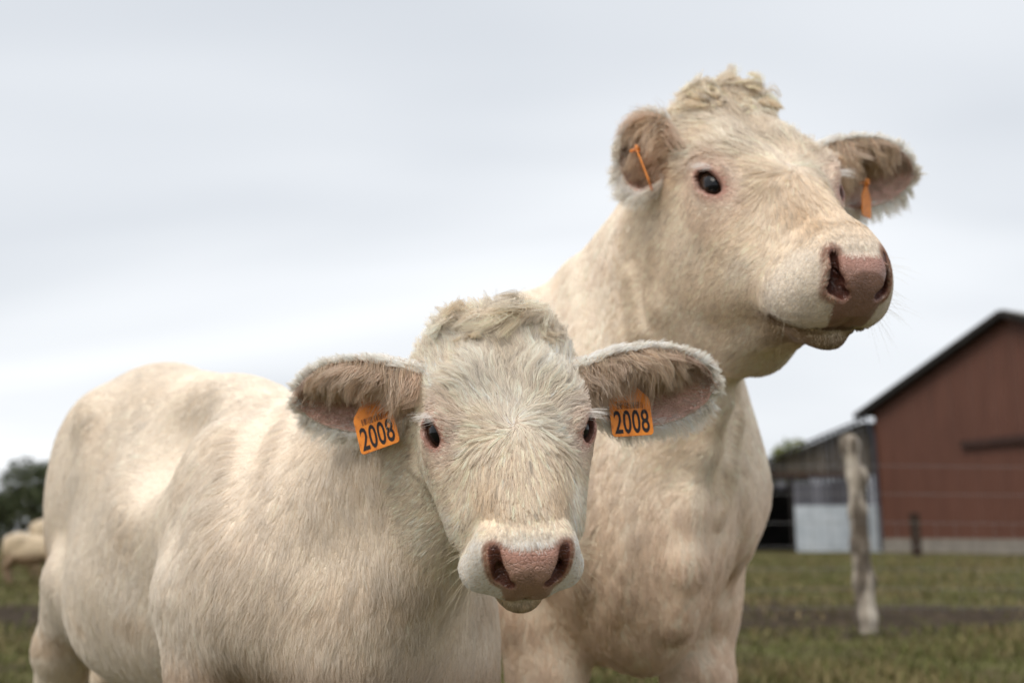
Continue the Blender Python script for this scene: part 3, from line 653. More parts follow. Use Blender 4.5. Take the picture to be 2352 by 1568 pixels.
def make_ear(root, base, tip, up, opn, W, rng, adult, droop=0.0, dens=1.0):
    V, T, uv, side, (a, up, opn, Ln) = ear_mesh(base, tip, up, opn, W, droop, thick=0.005 if adult else 0.004)
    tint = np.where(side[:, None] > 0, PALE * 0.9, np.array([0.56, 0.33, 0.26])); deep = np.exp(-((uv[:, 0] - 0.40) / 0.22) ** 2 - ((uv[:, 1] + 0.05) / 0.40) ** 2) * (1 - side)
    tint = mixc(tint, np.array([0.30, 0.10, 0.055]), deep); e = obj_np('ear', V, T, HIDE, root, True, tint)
    N = vnormals(V, T); P_, C_ = [], []; sc_ = 1.3 if adult else 1.0
    nV = len(V) // 2; Ti, To = T[(T < nV).all(1)], T[(T >= nV).all(1)]
    def at_uv(p):
        d = p - base; return (d @ a) / Ln, (d @ up) / W
    def s_out(p, n):
        u, v = at_uv(p); fl = a[None] * np.ones((len(p), 1)) + up * (0.25 * v)[:, None]
        L = 0.012 + 0.010 * sstep(0.3, 0.9, np.maximum(np.abs(v), u)); t = mixc(np.tile(PALE, (len(p), 1)), WHITE, sstep(0.2, 0.8, np.abs(v)))
        return dict(flow=fl, length=L * sc_, lift=np.full(len(p), 0.35), tint=t, wave=0.3, freq=30, clump=0.5, curl=0.2, per=12)
    P, C = grow(V, To, N, lambda c, n: 260000 * dens, s_out, rng); P_.append(P); C_.append(C)
    def s_in(p, n):
        u, v = at_uv(p); top = sstep(-0.05, 0.35, v); 
        fl = a * (0.75 - 0.25 * top)[:, None] + up * (-0.55 * top + 0.25 * (1 - top))[:, None] + opn * 0.25
        L = 0.014 + 0.030 * top * sstep(1.0, 0.55, u) + 0.012 * sstep(0.75, 0.1, u) * top
        t = mixc(np.tile(np.array([0.68, 0.50, 0.42]), (len(p), 1)), TAUPE * np.array([1.15, 1.12, 1.1]), top * sstep(0.95, 0.5, u)); t = mixc(t, np.array([0.62, 0.52, 0.41]), (rng.random(len(p)) < 0.35) * 0.8)
        t = mixc(t, WHITE * 0.95, sstep(-0.75, -0.95, v) * 0.8)
        return dict(flow=fl, length=L * sc_, lift=0.25 + 0.25 * top, tint=t, wave=0.45, freq=32, clump=0.6, curl=0.45, droop=0.12 * top, jit=0.2, per=14)
    def d_in(c, n):
        u, v = at_uv(c); bare = np.exp(-((u - 0.52) / 0.22) ** 2 - ((v + 0.10) / 0.32) ** 2); return 230000 * dens * (1 - 0.85 * bare) * (0.35 + 0.65 * sstep(-0.2, 0.3, v))
    P, C = grow(V, Ti, N, d_in, s_in, rng, 6); P_.append(P); C_.append(C)
    # long tuft from the upper half near the head, hanging across the opening
    uvi = uv[:nV]; rv = np.flatnonzero((uvi[:, 0] > 0.03) & (uvi[:, 0] < 0.75) & (uvi[:, 1] > 0.20)); n_t = int(9000 * dens); kk = rng.choice(rv, n_t)
    p = V[kk] + rng.standard_normal((n_t, 3)) * 0.003
    def s_tu(p, n):
        u, v = at_uv(p); ns = vnoise(p * 60, 51)
        t = mixc(np.tile(TAUPE * np.array([1.12, 1.08, 1.0]) * (1.2 if adult else 1.0), (len(p), 1)), np.array([0.72, 0.60, 0.44]), (rng.random(len(p)) < 0.4) * 0.8); t = mixc(t, TAUPE * 0.75, (rng.random(len(p)) < 0.25) * 0.8)
        return dict(flow=-up * 0.85 + a * (0.30 + 0.5 * u + 0.25 * ns)[:, None], length=(0.036 + 0.028 * sstep(0.7, 0.1, u)) * sc_ * (0.9 + 0.5 * ns), lift=np.full(len(p), 0.62), tint=t, wave=0.35, freq=40, clump=0.7, curl=0.35, droop=np.full(len(p), 0.15), jit=0.16, per=18)
    P, C = strands(p, np.tile(opn, (n_t, 1)), s_tu, rng, 7); P_.append(P); C_.append(C)
    # fringe along the rim
    m = (np.abs(np.abs(uv[:, 1]) - 1) < 0.12) | (uv[:, 0] > 0.9); m &= side > 0; rv = np.flatnonzero(m); n_f = int(5600 * dens)
    k = rng.choice(rv, n_f); p = V[k] + rng.standard_normal((n_f, 3)) * 0.0022; outw = nrm(p - (base + a * (((p - base) @ a)[:, None]) * 0.94))
    def s_fr(p, n):
        u, v = at_uv(p); L = 0.009 + 0.015 * sstep(0.0, -0.8, v) + 0.004 * sstep(0.6, 1.0, u)
        return dict(flow=outw * 0.9 + a * 0.55 + np.array([0, 0, -0.15]), length=L * sc_, lift=np.full(len(p), 0.15), tint=np.tile(WHITE * np.array([1.02, 0.985, 0.94]), (len(p), 1)), wave=0.25, freq=40, clump=0.6, curl=0.2, jit=0.22, per=10)
    P, C = strands(p, np.tile(opn, (n_f, 1)), s_fr, rng); P_.append(P); C_.append(C)
    for i in range(len(P_)):
        hair_curves('ear_hair', P_[i], np.full(len(P_[i]), (0.00034 if not adult else 0.0005)), C_[i], e)
    return e
EYE_M = mat('eyeball', rough=0.07, spec=0.35)
_n, _l, _b = nodes(EYE_M); _a = _n.new('ShaderNodeAttribute'); _a.attribute_name = 'tint'; _l.new(_a.outputs[0], _b.inputs['Base Color'])
def make_eye(root, H, e, rng):
    n, a, b = eye_frame(); r = EYE_R; nu, nv = 40, 28; V, F, C = [], [], []
    look = nrm(n + a * 0.10)
    for j in range(nv):
        ph = math.pi * j / (nv - 1)
        for i in range(nu):
            th = 2 * math.pi * i / nu; d = look * math.cos(ph) + (a * math.cos(th) + b * math.sin(th)) * math.sin(ph)
            V.append(EYE + d * r * (1 + 0.07 * max(0, math.cos(ph)) ** 6))
            x, y = math.sin(ph) * math.cos(th), math.sin(ph) * math.sin(th)
            pu = (x / 0.50) ** 2 + (y / 0.34) ** 2 < 1 and ph < 1.5
            C.append((0.004, 0.004, 0.006) if pu else ((0.050, 0.028, 0.018) if ph < 1.02 else ((0.06, 0.03, 0.02) if ph < 1.12 else (0.42, 0.30, 0.26)))) 
    for j in range(nv - 1):
        for i in range(nu): F.append((j * nu + i, j * nu + (i + 1) % nu, (j + 1) * nu + (i + 1) % nu, (j + 1) * nu + i))
    V = np.array(V) * [e, 1, 1]; o = obj_np('eye', H.w(V), np.array(F) if e > 0 else np.array(F)[:, ::-1], EYE_M, root, True, np.array(C))
    # lashes along the upper lid
    m = 55; t = rng.uniform(1.7, 2.95, m); x, y = 0.0205 * np.cos(t), 0.0185 * np.sin(t)
    p = EYE + a * x[:, None] + b * (y - 0.16 * x)[:, None] + n * (np.sqrt(r * r - x * x - y * y * 0.8) + 0.003)[:, None]
    d = np.array([1.0, 0.05, 0.12]) + n * 0.35 + rng.standard_normal((m, 3)) * 0.13; d = nrm(d)
    L = 0.024 + 0.012 * rng.random(m); s = np.linspace(0, 1, 6)[None, :, None]
    P = p[:, None] + L[:, None, None] * (s * d[:, None] + s ** 2 * np.array([0.05, 0, -0.12])); P = H.w((P * np.array([e, 1, 1])).reshape(-1, 3)).reshape(m, 6, 3)
    hair_curves('eyelash', P, np.full(m, 0.00021 * H.size[0]), np.tile(WHITE, (m, 1)), o); return o
TAG_M = mat('orange_plastic', (0.86, 0.20, 0.012), 0.45, 0.4); noise_color(TAG_M, [(0.26, (0.32, 0.10, 0.015)), (0.42, (0.70, 0.205, 0.016)), (0.62, (0.86, 0.275, 0.020))], 90, 4)
INK = mat('black_ink', (0.022, 0.016, 0.016), 0.6)
def text_mesh(txt, size, sx, mat_):
    cu = bpy.data.curves.new('t', 'FONT'); cu.body = txt; cu.size = size; cu.align_x = 'CENTER'; cu.align_y = 'CENTER'; cu.offset = size * 0.018; cu.resolution_u = 6; cu.space_character = 1.05
    o = bpy.data.objects.new('t', cu); COL.objects.link(o); bpy.context.view_layer.update()
    me = bpy.data.meshes.new_from_object(o.evaluated_get(bpy.context.evaluated_depsgraph_get())); bpy.data.objects.remove(o)
    v = np.empty(len(me.vertices) * 3, np.float32); me.vertices.foreach_get('co', v); v = v.reshape(-1, 3); v[:, 0] *= sx; me.vertices.foreach_set('co', v.ravel())
    me.materials.clear(); me.materials.append(mat_); return me
def make_tag(root, c, right, up, w=0.056, h=0.054, digits=True):
    right = nrm(np.array(right, float)); up = nrm(np.array(up, float) - right * (np.array(up, float) @ right)); nn = np.cross(right, up)
    M = Matrix([[right[i], up[i], nn[i], c[i]] for i in range(3)] + [[0, 0, 0, 1]])
    pts = []
    def arc(cx, cy, r, a0, a1):
        for k in range(5): t = math.radians(a0 + (a1 - a0) * k / 4); pts.append((cx + r * math.cos(t), cy + r * math.sin(t)))
    W, Hh, r = w / 2, h / 2, 0.005
    arc(-W + r, -Hh + r, r, 180, 270); arc(W - r, -Hh + r, r, 270, 360); pts += [(W, Hh * 0.75), (W * 0.93, Hh * 0.92), (W * 0.42, Hh + 0.012), (W * 0.30, Hh + 0.024)]
    arc(0, Hh + 0.026, W * 0.30, 0, 180); pts += [(-W * 0.30, Hh + 0.024), (-W * 0.42, Hh + 0.012), (-W * 0.93, Hh * 0.92), (-W, Hh * 0.75)]
    n = len(pts); t = 0.0009; me = bpy.data.meshes.new('ear_tag')
    V = [(x, y, t) for x, y in pts] + [(x, y, -t) for x, y in pts]
    F = [tuple(range(n)), tuple(range(2 * n - 1, n - 1, -1))] + [(i, n + i, n + (i + 1) % n, (i + 1) % n) for i in range(n)]
    me.from_pydata(V, [], F); me.materials.append(TAG_M); o = link(bpy.data.objects.new('ear_tag', me), root); o.matrix_world = M
    # stud through the ear
    st = bpy.data.meshes.new('stud'); V, F = [], []
    for j, (rr, zz) in enumerate(((0.0, 0.006), (0.006, 0.0055), (0.008, 0.002), (0.008, 0.0), (0.003, -0.001), (0.003, -0.012))):
        for i in range(14): V.append((rr * math.cos(i * math.tau / 14), Hh + 0.026 + rr * math.sin(i * math.tau / 14), zz))
    for j in range(5):
        for i in range(14): F.append((j * 14 + i, j * 14 + (i + 1) % 14, (j + 1) * 14 + (i + 1) % 14, (j + 1) * 14 + i))
    st.from_pydata(V, [], [f[::-1] for f in F]); st.materials.append(TAG_M); link(bpy.data.objects.new('stud', st), o)
    if digits:
        d = link(bpy.data.objects.new('number', text_mesh('2008', 0.043, 0.54, INK)), o); d.location = (0, -0.0095, t + 0.0002)
        rb = random.Random(7); V, F = [], []; x = -W * 0.62
        while x < W * 0.62:
            bw = rb.choice((0.0004, 0.0007, 0.0010)); b0 = len(V); V += [(x, Hh * 0.36, t + 0.0002), (x + bw, Hh * 0.36, t + 0.0002), (x + bw, Hh * 0.68, t + 0.0002), (x, Hh * 0.68, t + 0.0002)]; F.append((b0, b0 + 1, b0 + 2, b0 + 3)); x += bw + rb.choice((0.0006, 0.0009, 0.0013))
        bm = bpy.data.meshes.new('barcode'); bm.from_pydata(V, [], F); bm.materials.append(INK); link(bpy.data.objects.new('barcode', bm), o)
    return o

def make_animal(root, V, T, H, B, adult, rng, dens_head, dens_body, rad_head, rad_body):
    """body mesh with its coat, tuft, whiskers and eyes"""
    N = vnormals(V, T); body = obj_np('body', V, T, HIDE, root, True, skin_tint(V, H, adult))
    camp = np.array([0, 0, CAMZ]); ctr = np.array([0, 0.02, -0.03])
    def facing(c, n): v = nrm(camp - c); return 0.22 + 0.78 * sstep(-0.45, 0.0, (n * v).sum(1))
    def in_head(c): q = H.loc(c); return sstep(0.235, 0.20, np.linalg.norm((q - ctr) * np.array([1.15, 1, 1]), axis=1)) * sstep(-0.19, -0.13, q[:, 1] + 0.5 * np.minimum(q[:, 2], 0))
    def bald(c):
        q = H.loc(c); ed, _, _ = eye_dist(q); nm, nd = nostril_mask(q); pm = pad_mask(q)
        return (1 - pm) * sstep(0.017, 0.021, ed) * sstep(0.0, 0.006, np.where(q[:, 1] > 0.15, nd, 1))
    def d_h(c, n): q = H.loc(c); return dens_head * in_head(c) * bald(c) * facing(c, n) * (1 + 1.2 * sstep(0.14, 0.165, q[:, 1]))
    P, C = grow(V, T, N, d_h, head_style(H, adult), rng, 5); hair_curves('face_fur', P, rad_head * (0.6 + 0.8 * rng.random(len(P))), C, body); nh = len(P)
    def d_b(c, n): return dens_body * (1 - in_head(c)) * facing(c, n) * sstep(0.15, 0.35, c[:, 2])
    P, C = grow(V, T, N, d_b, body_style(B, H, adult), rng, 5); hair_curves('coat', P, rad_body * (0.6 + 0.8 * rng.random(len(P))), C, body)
    # tuft on the poll
    def s_p(p, n):
        q = H.loc(p); f1 = 26 if not adult else 20; fl = np.stack([q[:, 0] * 9 + 1.1 * vnoise(p * f1, 41), 0.25 + 0.9 * vnoise(p * f1, 42), 0.2 + 0 * q[:, 0]], 1) @ H.R.T
        t = mixc(np.tile(np.array([0.87, 0.74, 0.58]), (len(p), 1)), PALE, sstep(-0.3, 0.5, vnoise(p * 60, 43)) * 0.8); L = (0.046 if not adult else 0.056) * (0.8 + 0.45 * vnoise(p * 50, 44)) * (0.40 + 0.60 * sstep(1.15, 0.5, np.sqrt((q[:, 0] / 0.085) ** 2 + ((q[:, 1] + 0.152) / 0.045) ** 2)))
        return dict(flow=fl, length=L, lift=(0.62 if not adult else 0.72) + 0.28 * vnoise(p * 35, 45), tint=t, wave=0.9 if not adult else 0.7, freq=28 if not adult else 24, clump=0.74, curl=1.1, jit=0.18, per=26, vary=0.14, phase_jit=0.25)
    def d_p(c, n): q = H.loc(c); return (dens_head * (0.75 if not adult else 1.7)) * sstep(1.25, 0.55, np.sqrt((q[:, 0] / 0.085) ** 2 + ((q[:, 1] + 0.148) / 0.045) ** 2)) * (q[:, 2] > -0.02)
    P, C = grow(V, T, N, d_p, s_p, rng, 8); hair_curves('poll_tuft', P, rad_head * 1.15 * np.ones(len(P)), C, body)
    print(root.name, 'verts', len(V), 'hairs', nh, len(P))
    # whiskers
    m = 80; y = rng.uniform(0.135, 0.185, m); z = rng.uniform(-0.085, -0.005, m); x = np.where(rng.random(m) < 0.5, -1, 1) * 0.06; kd = KDTree(len(V))
    near = np.flatnonzero(np.linalg.norm(H.loc(V) - np.array([0, 0.16, -0.04]), axis=1) < 0.08); ki = {}
    kd = KDTree(len(near))
    for i, g in enumerate(near): kd.insert(V[g], i)
    kd.balance(); ids = near[[kd.find(H.w(x[i], y[i], z[i]))[1] for i in range(m)]]; p = V[ids]; n = N[ids]
    d = nrm(n + 0.35 * H.wd((0, 0.6, -0.5)) + 0.25 * rng.standard_normal((m, 3))); L = rng.uniform(0.02, 0.05, m); s = np.linspace(0, 1, 6)[None, :, None]
    P = p[:, None] + L[:, None, None] * (s * d[:, None] + s ** 2 * np.array([0, 0, -0.25])); hair_curves('whisker', P, np.full(m, 0.00014), np.tile(np.array([0.80, 0.70, 0.52]), (m, 1)), body)
    for e in (-1, 1): make_eye(root, H, e, rng)
    return body

# ------------------------------------------------------------------ the place: field, barn, shed, fence, trees
def ground_material():
    m = mat('field', rough=0.95, spec=0.1); n, l, b = nodes(m)
    tc = n.new('ShaderNodeTexCoord')
    def noise(scale, detail=5):
        x = n.new('ShaderNodeTexNoise'); x.inputs['Scale'].default_value = scale; x.inputs['Detail'].default_value = detail; l.new(tc.outputs['Object'], x.inputs[0]); return x
    def ramp(src, stops):
        r = n.new('ShaderNodeValToRGB'); l.new(src, r.inputs[0])
        while len(r.color_ramp.elements) < len(stops): r.color_ramp.elements.new(0.5)
        for e, (p, c) in zip(r.color_ramp.elements, stops): e.position = p; e.color = (*c, 1)
        return r.outputs[0]
    base = ramp(noise(1.3, 8).outputs[0], [(0.30, (0.045, 0.036, 0.018)), (0.46, (0.080, 0.066, 0.028)), (0.60, (0.088, 0.084, 0.030)), (0.75, (0.15, 0.115, 0.055))])
    soil = ramp(noise(6, 6).outputs[0], [(0.35, (0.022, 0.015, 0.010)), (0.65, (0.056, 0.039, 0.026))])
    # bare strip under the fence, wandering edge
    sp = n.new('ShaderNodeSeparateXYZ'); l.new(tc.outputs['Object'], sp.inputs[0])
    w = n.new('ShaderNodeMath'); w.operation = 'MULTIPLY_ADD'; w.inputs[1].default_value = 2.0; l.new(noise(0.9, 4).outputs[0], w.inputs[0]); l.new(sp.outputs[1], w.inputs[2])
    d = n.new('ShaderNodeMath'); d.operation = 'SUBTRACT'; d.inputs[1].default_value = 10.1; l.new(w.outputs[0], d.inputs[0])
    ab = n.new('ShaderNodeMath'); ab.operation = 'ABSOLUTE'; l.new(d.outputs[0], ab.inputs[0])
    mr = n.new('ShaderNodeMapRange'); mr.inputs['From Min'].default_value = 1.2; mr.inputs['From Max'].default_value = 1.7; mr.inputs['To Min'].default_value = 0.95; mr.inputs['To Max'].default_value = 0.0; l.new(ab.outputs[0], mr.inputs[0])
    mx = n.new('ShaderNodeMix'); mx.data_type = 'RGBA'; l.new(mr.outputs[0], mx.inputs[0]); l.new(base, mx.inputs[6]); l.new(soil, mx.inputs[7]); l.new(mx.outputs[2], b.inputs['Base Color'])
    bp = n.new('ShaderNodeBump'); bp.inputs['Strength'].default_value = 0.8; bp.inputs['Distance'].default_value = 0.05; l.new(noise(18, 6).outputs[0], bp.inputs['Height']); l.new(bp.outputs[0], b.inputs['Normal'])
    return m
def ground_z(x, y):
    p = np.stack([x * 0.35, y * 0.35, 0 * x], 1); q = np.stack([x * 1.6, y * 1.6, 0 * x + 3], 1); fade = sstep(3.0, 5.0, y)
    return fade * (0.05 * vnoise(p, 71) + 0.022 * vnoise(q, 72) - 0.09 * np.exp(-((y - 9.1 + 0.4 * vnoise(p * 0.8, 73)) / 0.9) ** 2)) * sstep(70, 30, y)
def build_ground():
    gx = np.r_[-700, -200, -80, np.linspace(-30, 34, 150), 90, 200, 700]; gy = np.r_[-60, -10, 0, np.linspace(2, 46, 190), 60, 90, 150, 400, 1500]
    X, Y = np.meshgrid(gx, gy, indexing='ij'); Z = ground_z(X.ravel(), Y.ravel()); I = np.arange(X.size).reshape(X.shape)
    F = np.stack([I[:-1, :-1], I[1:, :-1], I[1:, 1:], I[:-1, 1:]], -1).reshape(-1, 4)
    g = obj_np('ground', np.stack([X.ravel(), Y.ravel(), Z], 1), F, ground_material()); tag(g, 'grazed brownish green pasture with bare soil under the fence', 'ground', kind='structure')
build_ground()
def grass_material():
    m = mat('grass', rough=0.7, spec=0.2); n, l, b = nodes(m); a = n.new('ShaderNodeAttribute'); a.attribute_name = 'tint'; l.new(a.outputs[0], b.inputs['Base Color']); return m
def build_grass():
    r = np.random.default_rng(5); n = 120000
    y = 3.2 + 30 * r.random(n) ** 1.9; x = (r.random(n) * 2 - 1) * (y * 0.56 + 0.8)
    keep = ((x > -0.05 * y) | (x < -0.30 * y)); x, y = x[keep], y[keep]
    soil = np.exp(-((y - 9.1 + 0.8 * vnoise(np.stack([x * 0.9, y * 0.9, 0 * x], 1), 81)) / 1.5) ** 2); patch = 0.5 + 0.5 * vnoise(np.stack([x * 1.1, y * 1.1, 0 * x], 1), 82)
    k = r.random(len(x)) < (1 - 0.93 * soil) * (0.35 + 0.65 * sstep(0.25, 0.6, patch)); x, y, patch = x[k], y[k], patch[k]; n = len(x)
    z = ground_z(x, y); h = (0.035 + 0.05 * r.random(n)) * (0.7 + 0.6 * patch); w = (0.003 + 0.0007 * y) * (0.7 + 0.6 * r.random(n)); t = r.random(n) * math.tau; lx, ly = np.cos(t), np.sin(t)
    lean = h * (0.3 + 0.7 * r.random(n)); t2 = r.random(n) * math.tau; b = np.stack([x, y, z - 0.005], 1)
    V = np.stack([b - np.stack([lx * w, ly * w, 0 * x], 1), b + np.stack([lx * w, ly * w, 0 * x], 1), b + np.stack([np.cos(t2) * lean, np.sin(t2) * lean, h], 1)], 1).reshape(-1, 3)
    c = mixc(np.tile(np.array([0.082, 0.088, 0.024]), (n, 1)), np.array([0.19, 0.145, 0.070]), sstep(0.45, 0.75, 0.6 * patch + 0.4 * r.random(n))); c = c * (0.7 + 0.6 * r.random((n, 1)))
    g = obj_np('grass', V, np.arange(3 * n).reshape(-1, 3), grass_material(), None, False, np.repeat(c, 3, 0)); tag(g, 'short tufty grass over the pasture', 'grass', kind='stuff')
build_grass()

def box_vf(c, sx, sy, sz, ux=(1, 0, 0), uy=(0, 1, 0), uz=(0, 0, 1)):
    c, ux, uy, uz = [np.array(v, float) for v in (c, ux, uy, uz)]
    V = [c + ux * sx * i / 2 + uy * sy * j / 2 + uz * sz * k / 2 for i in (-1, 1) for j in (-1, 1) for k in (-1, 1)]
    F = [(0, 1, 3, 2), (4, 6, 7, 5), (0, 4, 5, 1), (2, 3, 7, 6), (0, 2, 6, 4), (1, 5, 7, 3)]; return np.array(V), np.array(F)
def box(name, m, parent, *a, **k):
    V, F = box_vf(*a, **k); return obj_np(name, V, F, m, parent, False)
RED = noise_color(mat('red_sheet', rough=0.55, spec=0.3), [(0.3, (0.092, 0.038, 0.025)), (0.55, (0.112, 0.047, 0.031)), (0.8, (0.132, 0.058, 0.040))], 1.4, 6, (1, 1, 0.25))
DARK = noise_color(mat('dark_roof', rough=0.8, spec=0.2), [(0.3, (0.012, 0.010, 0.009)), (0.7, (0.030, 0.026, 0.024))], 3)
ROOF = noise_color(mat('fibre_cement', rough=0.9, spec=0.2), [(0.3, (0.16, 0.15, 0.14)), (0.7, (0.26, 0.25, 0.23))], 2)
CONC = noise_color(mat('concrete', rough=0.9, spec=0.2), [(0.3, (0.16, 0.14, 0.12)), (0.7, (0.26, 0.235, 0.20))], 2.5)
RUST = noise_color(mat('rail_steel', rough=0.7, spec=0.3), [(0.3, (0.030, 0.014, 0.010)), (0.7, (0.055, 0.025, 0.018))], 3)
def barn():
    A = np.array([15.6, 42.6]); d = nrm(np.array([3.2, -6.6])); n = np.array([d[1], -d[0]]); n = -n if n @ A > 0 else n      # n faces the field
    W, EH, RH, LN = 13.8, 5.95, 8.75, 24.0
    root = empty('barn', (A[0] + d[0] * W / 2, A[1] + d[1] * W / 2, 0), 'large red brown metal clad barn with dark roof edge at the right', 'barn')
    o3 = np.array(root.location); D3, N3, Z3 = np.r_[d, 0], np.r_[n, 0], np.array([0, 0, 1.0]); A3 = np.r_[A, 0]
    def P(u, v, z): return A3 + D3 * u + N3 * v + Z3 * z - o3
    top = lambda u: EH + (RH - EH) * (1 - abs(u - W / 2) / (W / 2))
    # ribbed sheets, one metre wide, on the gable
    for k in range(14):
        u0, u1 = k * W / 14, (k + 1) * W / 14 - 0.012; prof = []; u = u0
        while u < u1 - 1e-6:
            for du, v in ((0, 0), (0.10, 0), (0.125, 0.035), (0.175, 0.035), (0.20, 0)):
                if u + du <= u1: prof.append((u + du, v))
            u += 0.2
        prof.append((u1, 0)); prof = sorted(set(prof))
        V = []
        for u_, v in prof: V += [P(u_, v, 0.55), P(u_, v, top(u_))]
        F = [(2 * i, 2 * i + 2, 2 * i + 3, 2 * i + 1) for i in range(len(prof) - 1)]; obj_np('cladding_sheet', V, F, RED, root, False)
    box('plinth', CONC, root, P(W / 2, -0.06, 0.26), W + 0.1, 0.22, 0.62, ux=D3, uy=N3)
    box('side_wall', RED, root, P(-0.02, -LN / 2, EH / 2), 0.1, LN, EH, ux=D3, uy=N3); box('side_wall', RED, root, P(W + 0.02, -LN / 2, EH / 2), 0.1, LN, EH, ux=D3, uy=N3); box('back_wall', RED, root, P(W / 2, -LN, EH / 2), W, 0.1, EH, ux=D3, uy=N3)
    for sgn in (-1, 1):
        ul = (D3 * sgn * (W / 2) - Z3 * (RH - EH)); L = np.linalg.norm(ul) + 0.75; ul = ul / np.linalg.norm(ul); nz = np.cross(ul, N3); nz = nz if nz[2] > 0 else -nz
        rf = box('roof', ROOF, root, P(W / 2, -LN / 2 + 0.05, RH) + ul * L / 2 + nz * 0.16, L, LN + 0.9, 0.10, ux=ul, uy=N3, uz=nz)
        box('barge_board', DARK, rf, P(W / 2, 0.50, RH) + ul * L / 2 + nz * 0.05, L + 0.02, 0.05, 0.24, ux=ul, uy=N3, uz=nz)
        box('soffit', DARK, rf, P(W / 2, 0.26, RH) + ul * L / 2 + nz * 0.03, L - 0.05, 0.44, 0.06, ux=ul, uy=N3, uz=nz)
    box('door_rail', RUST, root, P(W * 0.32 + 4.2, 0.16, 4.15), 8.4, 0.14, 0.26, ux=D3, uy=N3)
    # downpipe at the corner
    V, F = [], []
    for j, (u, v, z) in enumerate(((-0.25, 0.35, 5.75), (-0.10, 0.25, 5.2), (-0.02, 0.16, 4.9), (-0.02, 0.16, 0.1))):
        for i in range(8): V.append(P(u, v, z) + 0.055 * (D3 * math.cos(i * math.tau / 8) + N3 * math.sin(i * math.tau / 8)))
    for j in range(3):
        for i in range(8): F.append((j * 8 + i, j * 8 + (i + 1) % 8, (j + 1) * 8 + (i + 1) % 8, (j + 1) * 8 + i))
    obj_np('downpipe', V, F, mat('blue_grey_pipe', (0.055, 0.06, 0.08), 0.5), root)
    return A3, D3, N3
BA, BD, BN = barn()
PLANK = [noise_color(mat('weathered_plank', rough=0.9, spec=0.15), [(0.3, c), (0.7, tuple(1.7 * x for x in c))], 2.5, 6, (3, 3, 0.3)) for c in ((0.062, 0.050, 0.039), (0.080, 0.066, 0.052), (0.050, 0.041, 0.034))]
GREYP = [noise_color(mat('grey_slat', rough=0.8, spec=0.2), [(0.3, c), (0.7, tuple(1.5 * x for x in c))], 2.5, 6, (3, 3, 0.3)) for c in ((0.085, 0.085, 0.098), (0.13, 0.13, 0.15), (0.060, 0.058, 0.066))]
def shed():
    # lean-to against the far side of the barn: boarded front with an open bay, grey slats and a white panel
    right = BA + np.array([-0.35, 0.9, 0]); left = right + np.array([-9.0, 0.6, 0]); D3 = nrm(left - right); N3 = np.array([D3[1], -D3[0], 0]); N3 = N3 if N3[1] < 0 else -N3; Z3 = np.array([0, 0, 1.0]); W = np.linalg.norm(left - right)
    root = empty('shed', tuple((right + left) / 2), 'low grey boarded lean-to with dark open bay and white panel beside the barn', 'shed'); o3 = np.array(root.location)
    P = lambda u, v, z: right + D3 * u + N3 * v + Z3 * z - o3
    top = lambda u: 5.55 - 0.42 * max(u, 0); r = random.Random(3); u = -1.7
    while u < W - 0.05:
        w = 0.19 + 0.05 * r.random(); t = top(u + w / 2); b = 3.25
        box('plank', r.choice(PLANK), root, P(u + w / 2, 0.012 * r.random(), (b + t) / 2), w - 0.012, 0.03, t - b, ux=D3, uy=N3)
        if u < 3.0:
            box('slat', r.choice(GREYP), root, P(u + w / 2, -0.05 + 0.02 * r.random(), 2.62), w - 0.03, 0.03, 1.30, ux=D3, uy=N3)
        elif u > 6.6: box('plank', r.choice(PLANK), root, P(u + w / 2, 0.012 * r.random(), 1.62), w - 0.012, 0.03, 3.2, ux=D3, uy=N3)
        else: box('slat', r.choice(GREYP), root, P(u + w / 2, -0.05 + 0.02 * r.random(), 2.98), w - 0.03, 0.03, 0.55, ux=D3, uy=N3)
        u += w
    box('beam', RUST, root, P(W / 2, 0.05, 3.25), W, 0.12, 0.16, ux=D3, uy=N3)
    WH = noise_color(mat('white_panel', rough=0.5, spec=0.3), [(0.3, (0.36, 0.40, 0.44)), (0.7, (0.50, 0.54, 0.58))], 1.5)
    for i in range(-2, 4): box('white_panel', WH, root, P(0.42 + 0.76 * i, 0.0, 0.98), 0.74, 0.05, 1.96, ux=D3, uy=N3)
    for uu in (0.02, 3.12, 6.6): box('post', DARK, root, P(uu, -0.02, 1.6), 0.16, 0.16, 3.2, ux=D3, uy=N3)
    box('back_wall', DARK, root, P(W / 2, -7.0, 1.6), W, 0.1, 3.2, ux=D3, uy=N3); box('side_wall', DARK, root, P(W - 0.05, -3.5, 1.6), 0.1, 7.0, 3.2, ux=D3, uy=N3); box('side_wall', DARK, root, P(0.10, -3.5, 1.6), 0.08, 6.9, 3.2, ux=D3, uy=N3)
    sl = nrm(D3 - 0.42 * Z3); nz = np.cross(sl, N3); nz = nz if nz[2] > 0 else -nz
    box('roof', DARK, root, P(W / 2, -3.3, top(W / 2) + 0.10), W * 1.09, 7.6, 0.10, ux=sl, uy=N3, uz=nz)
shed()
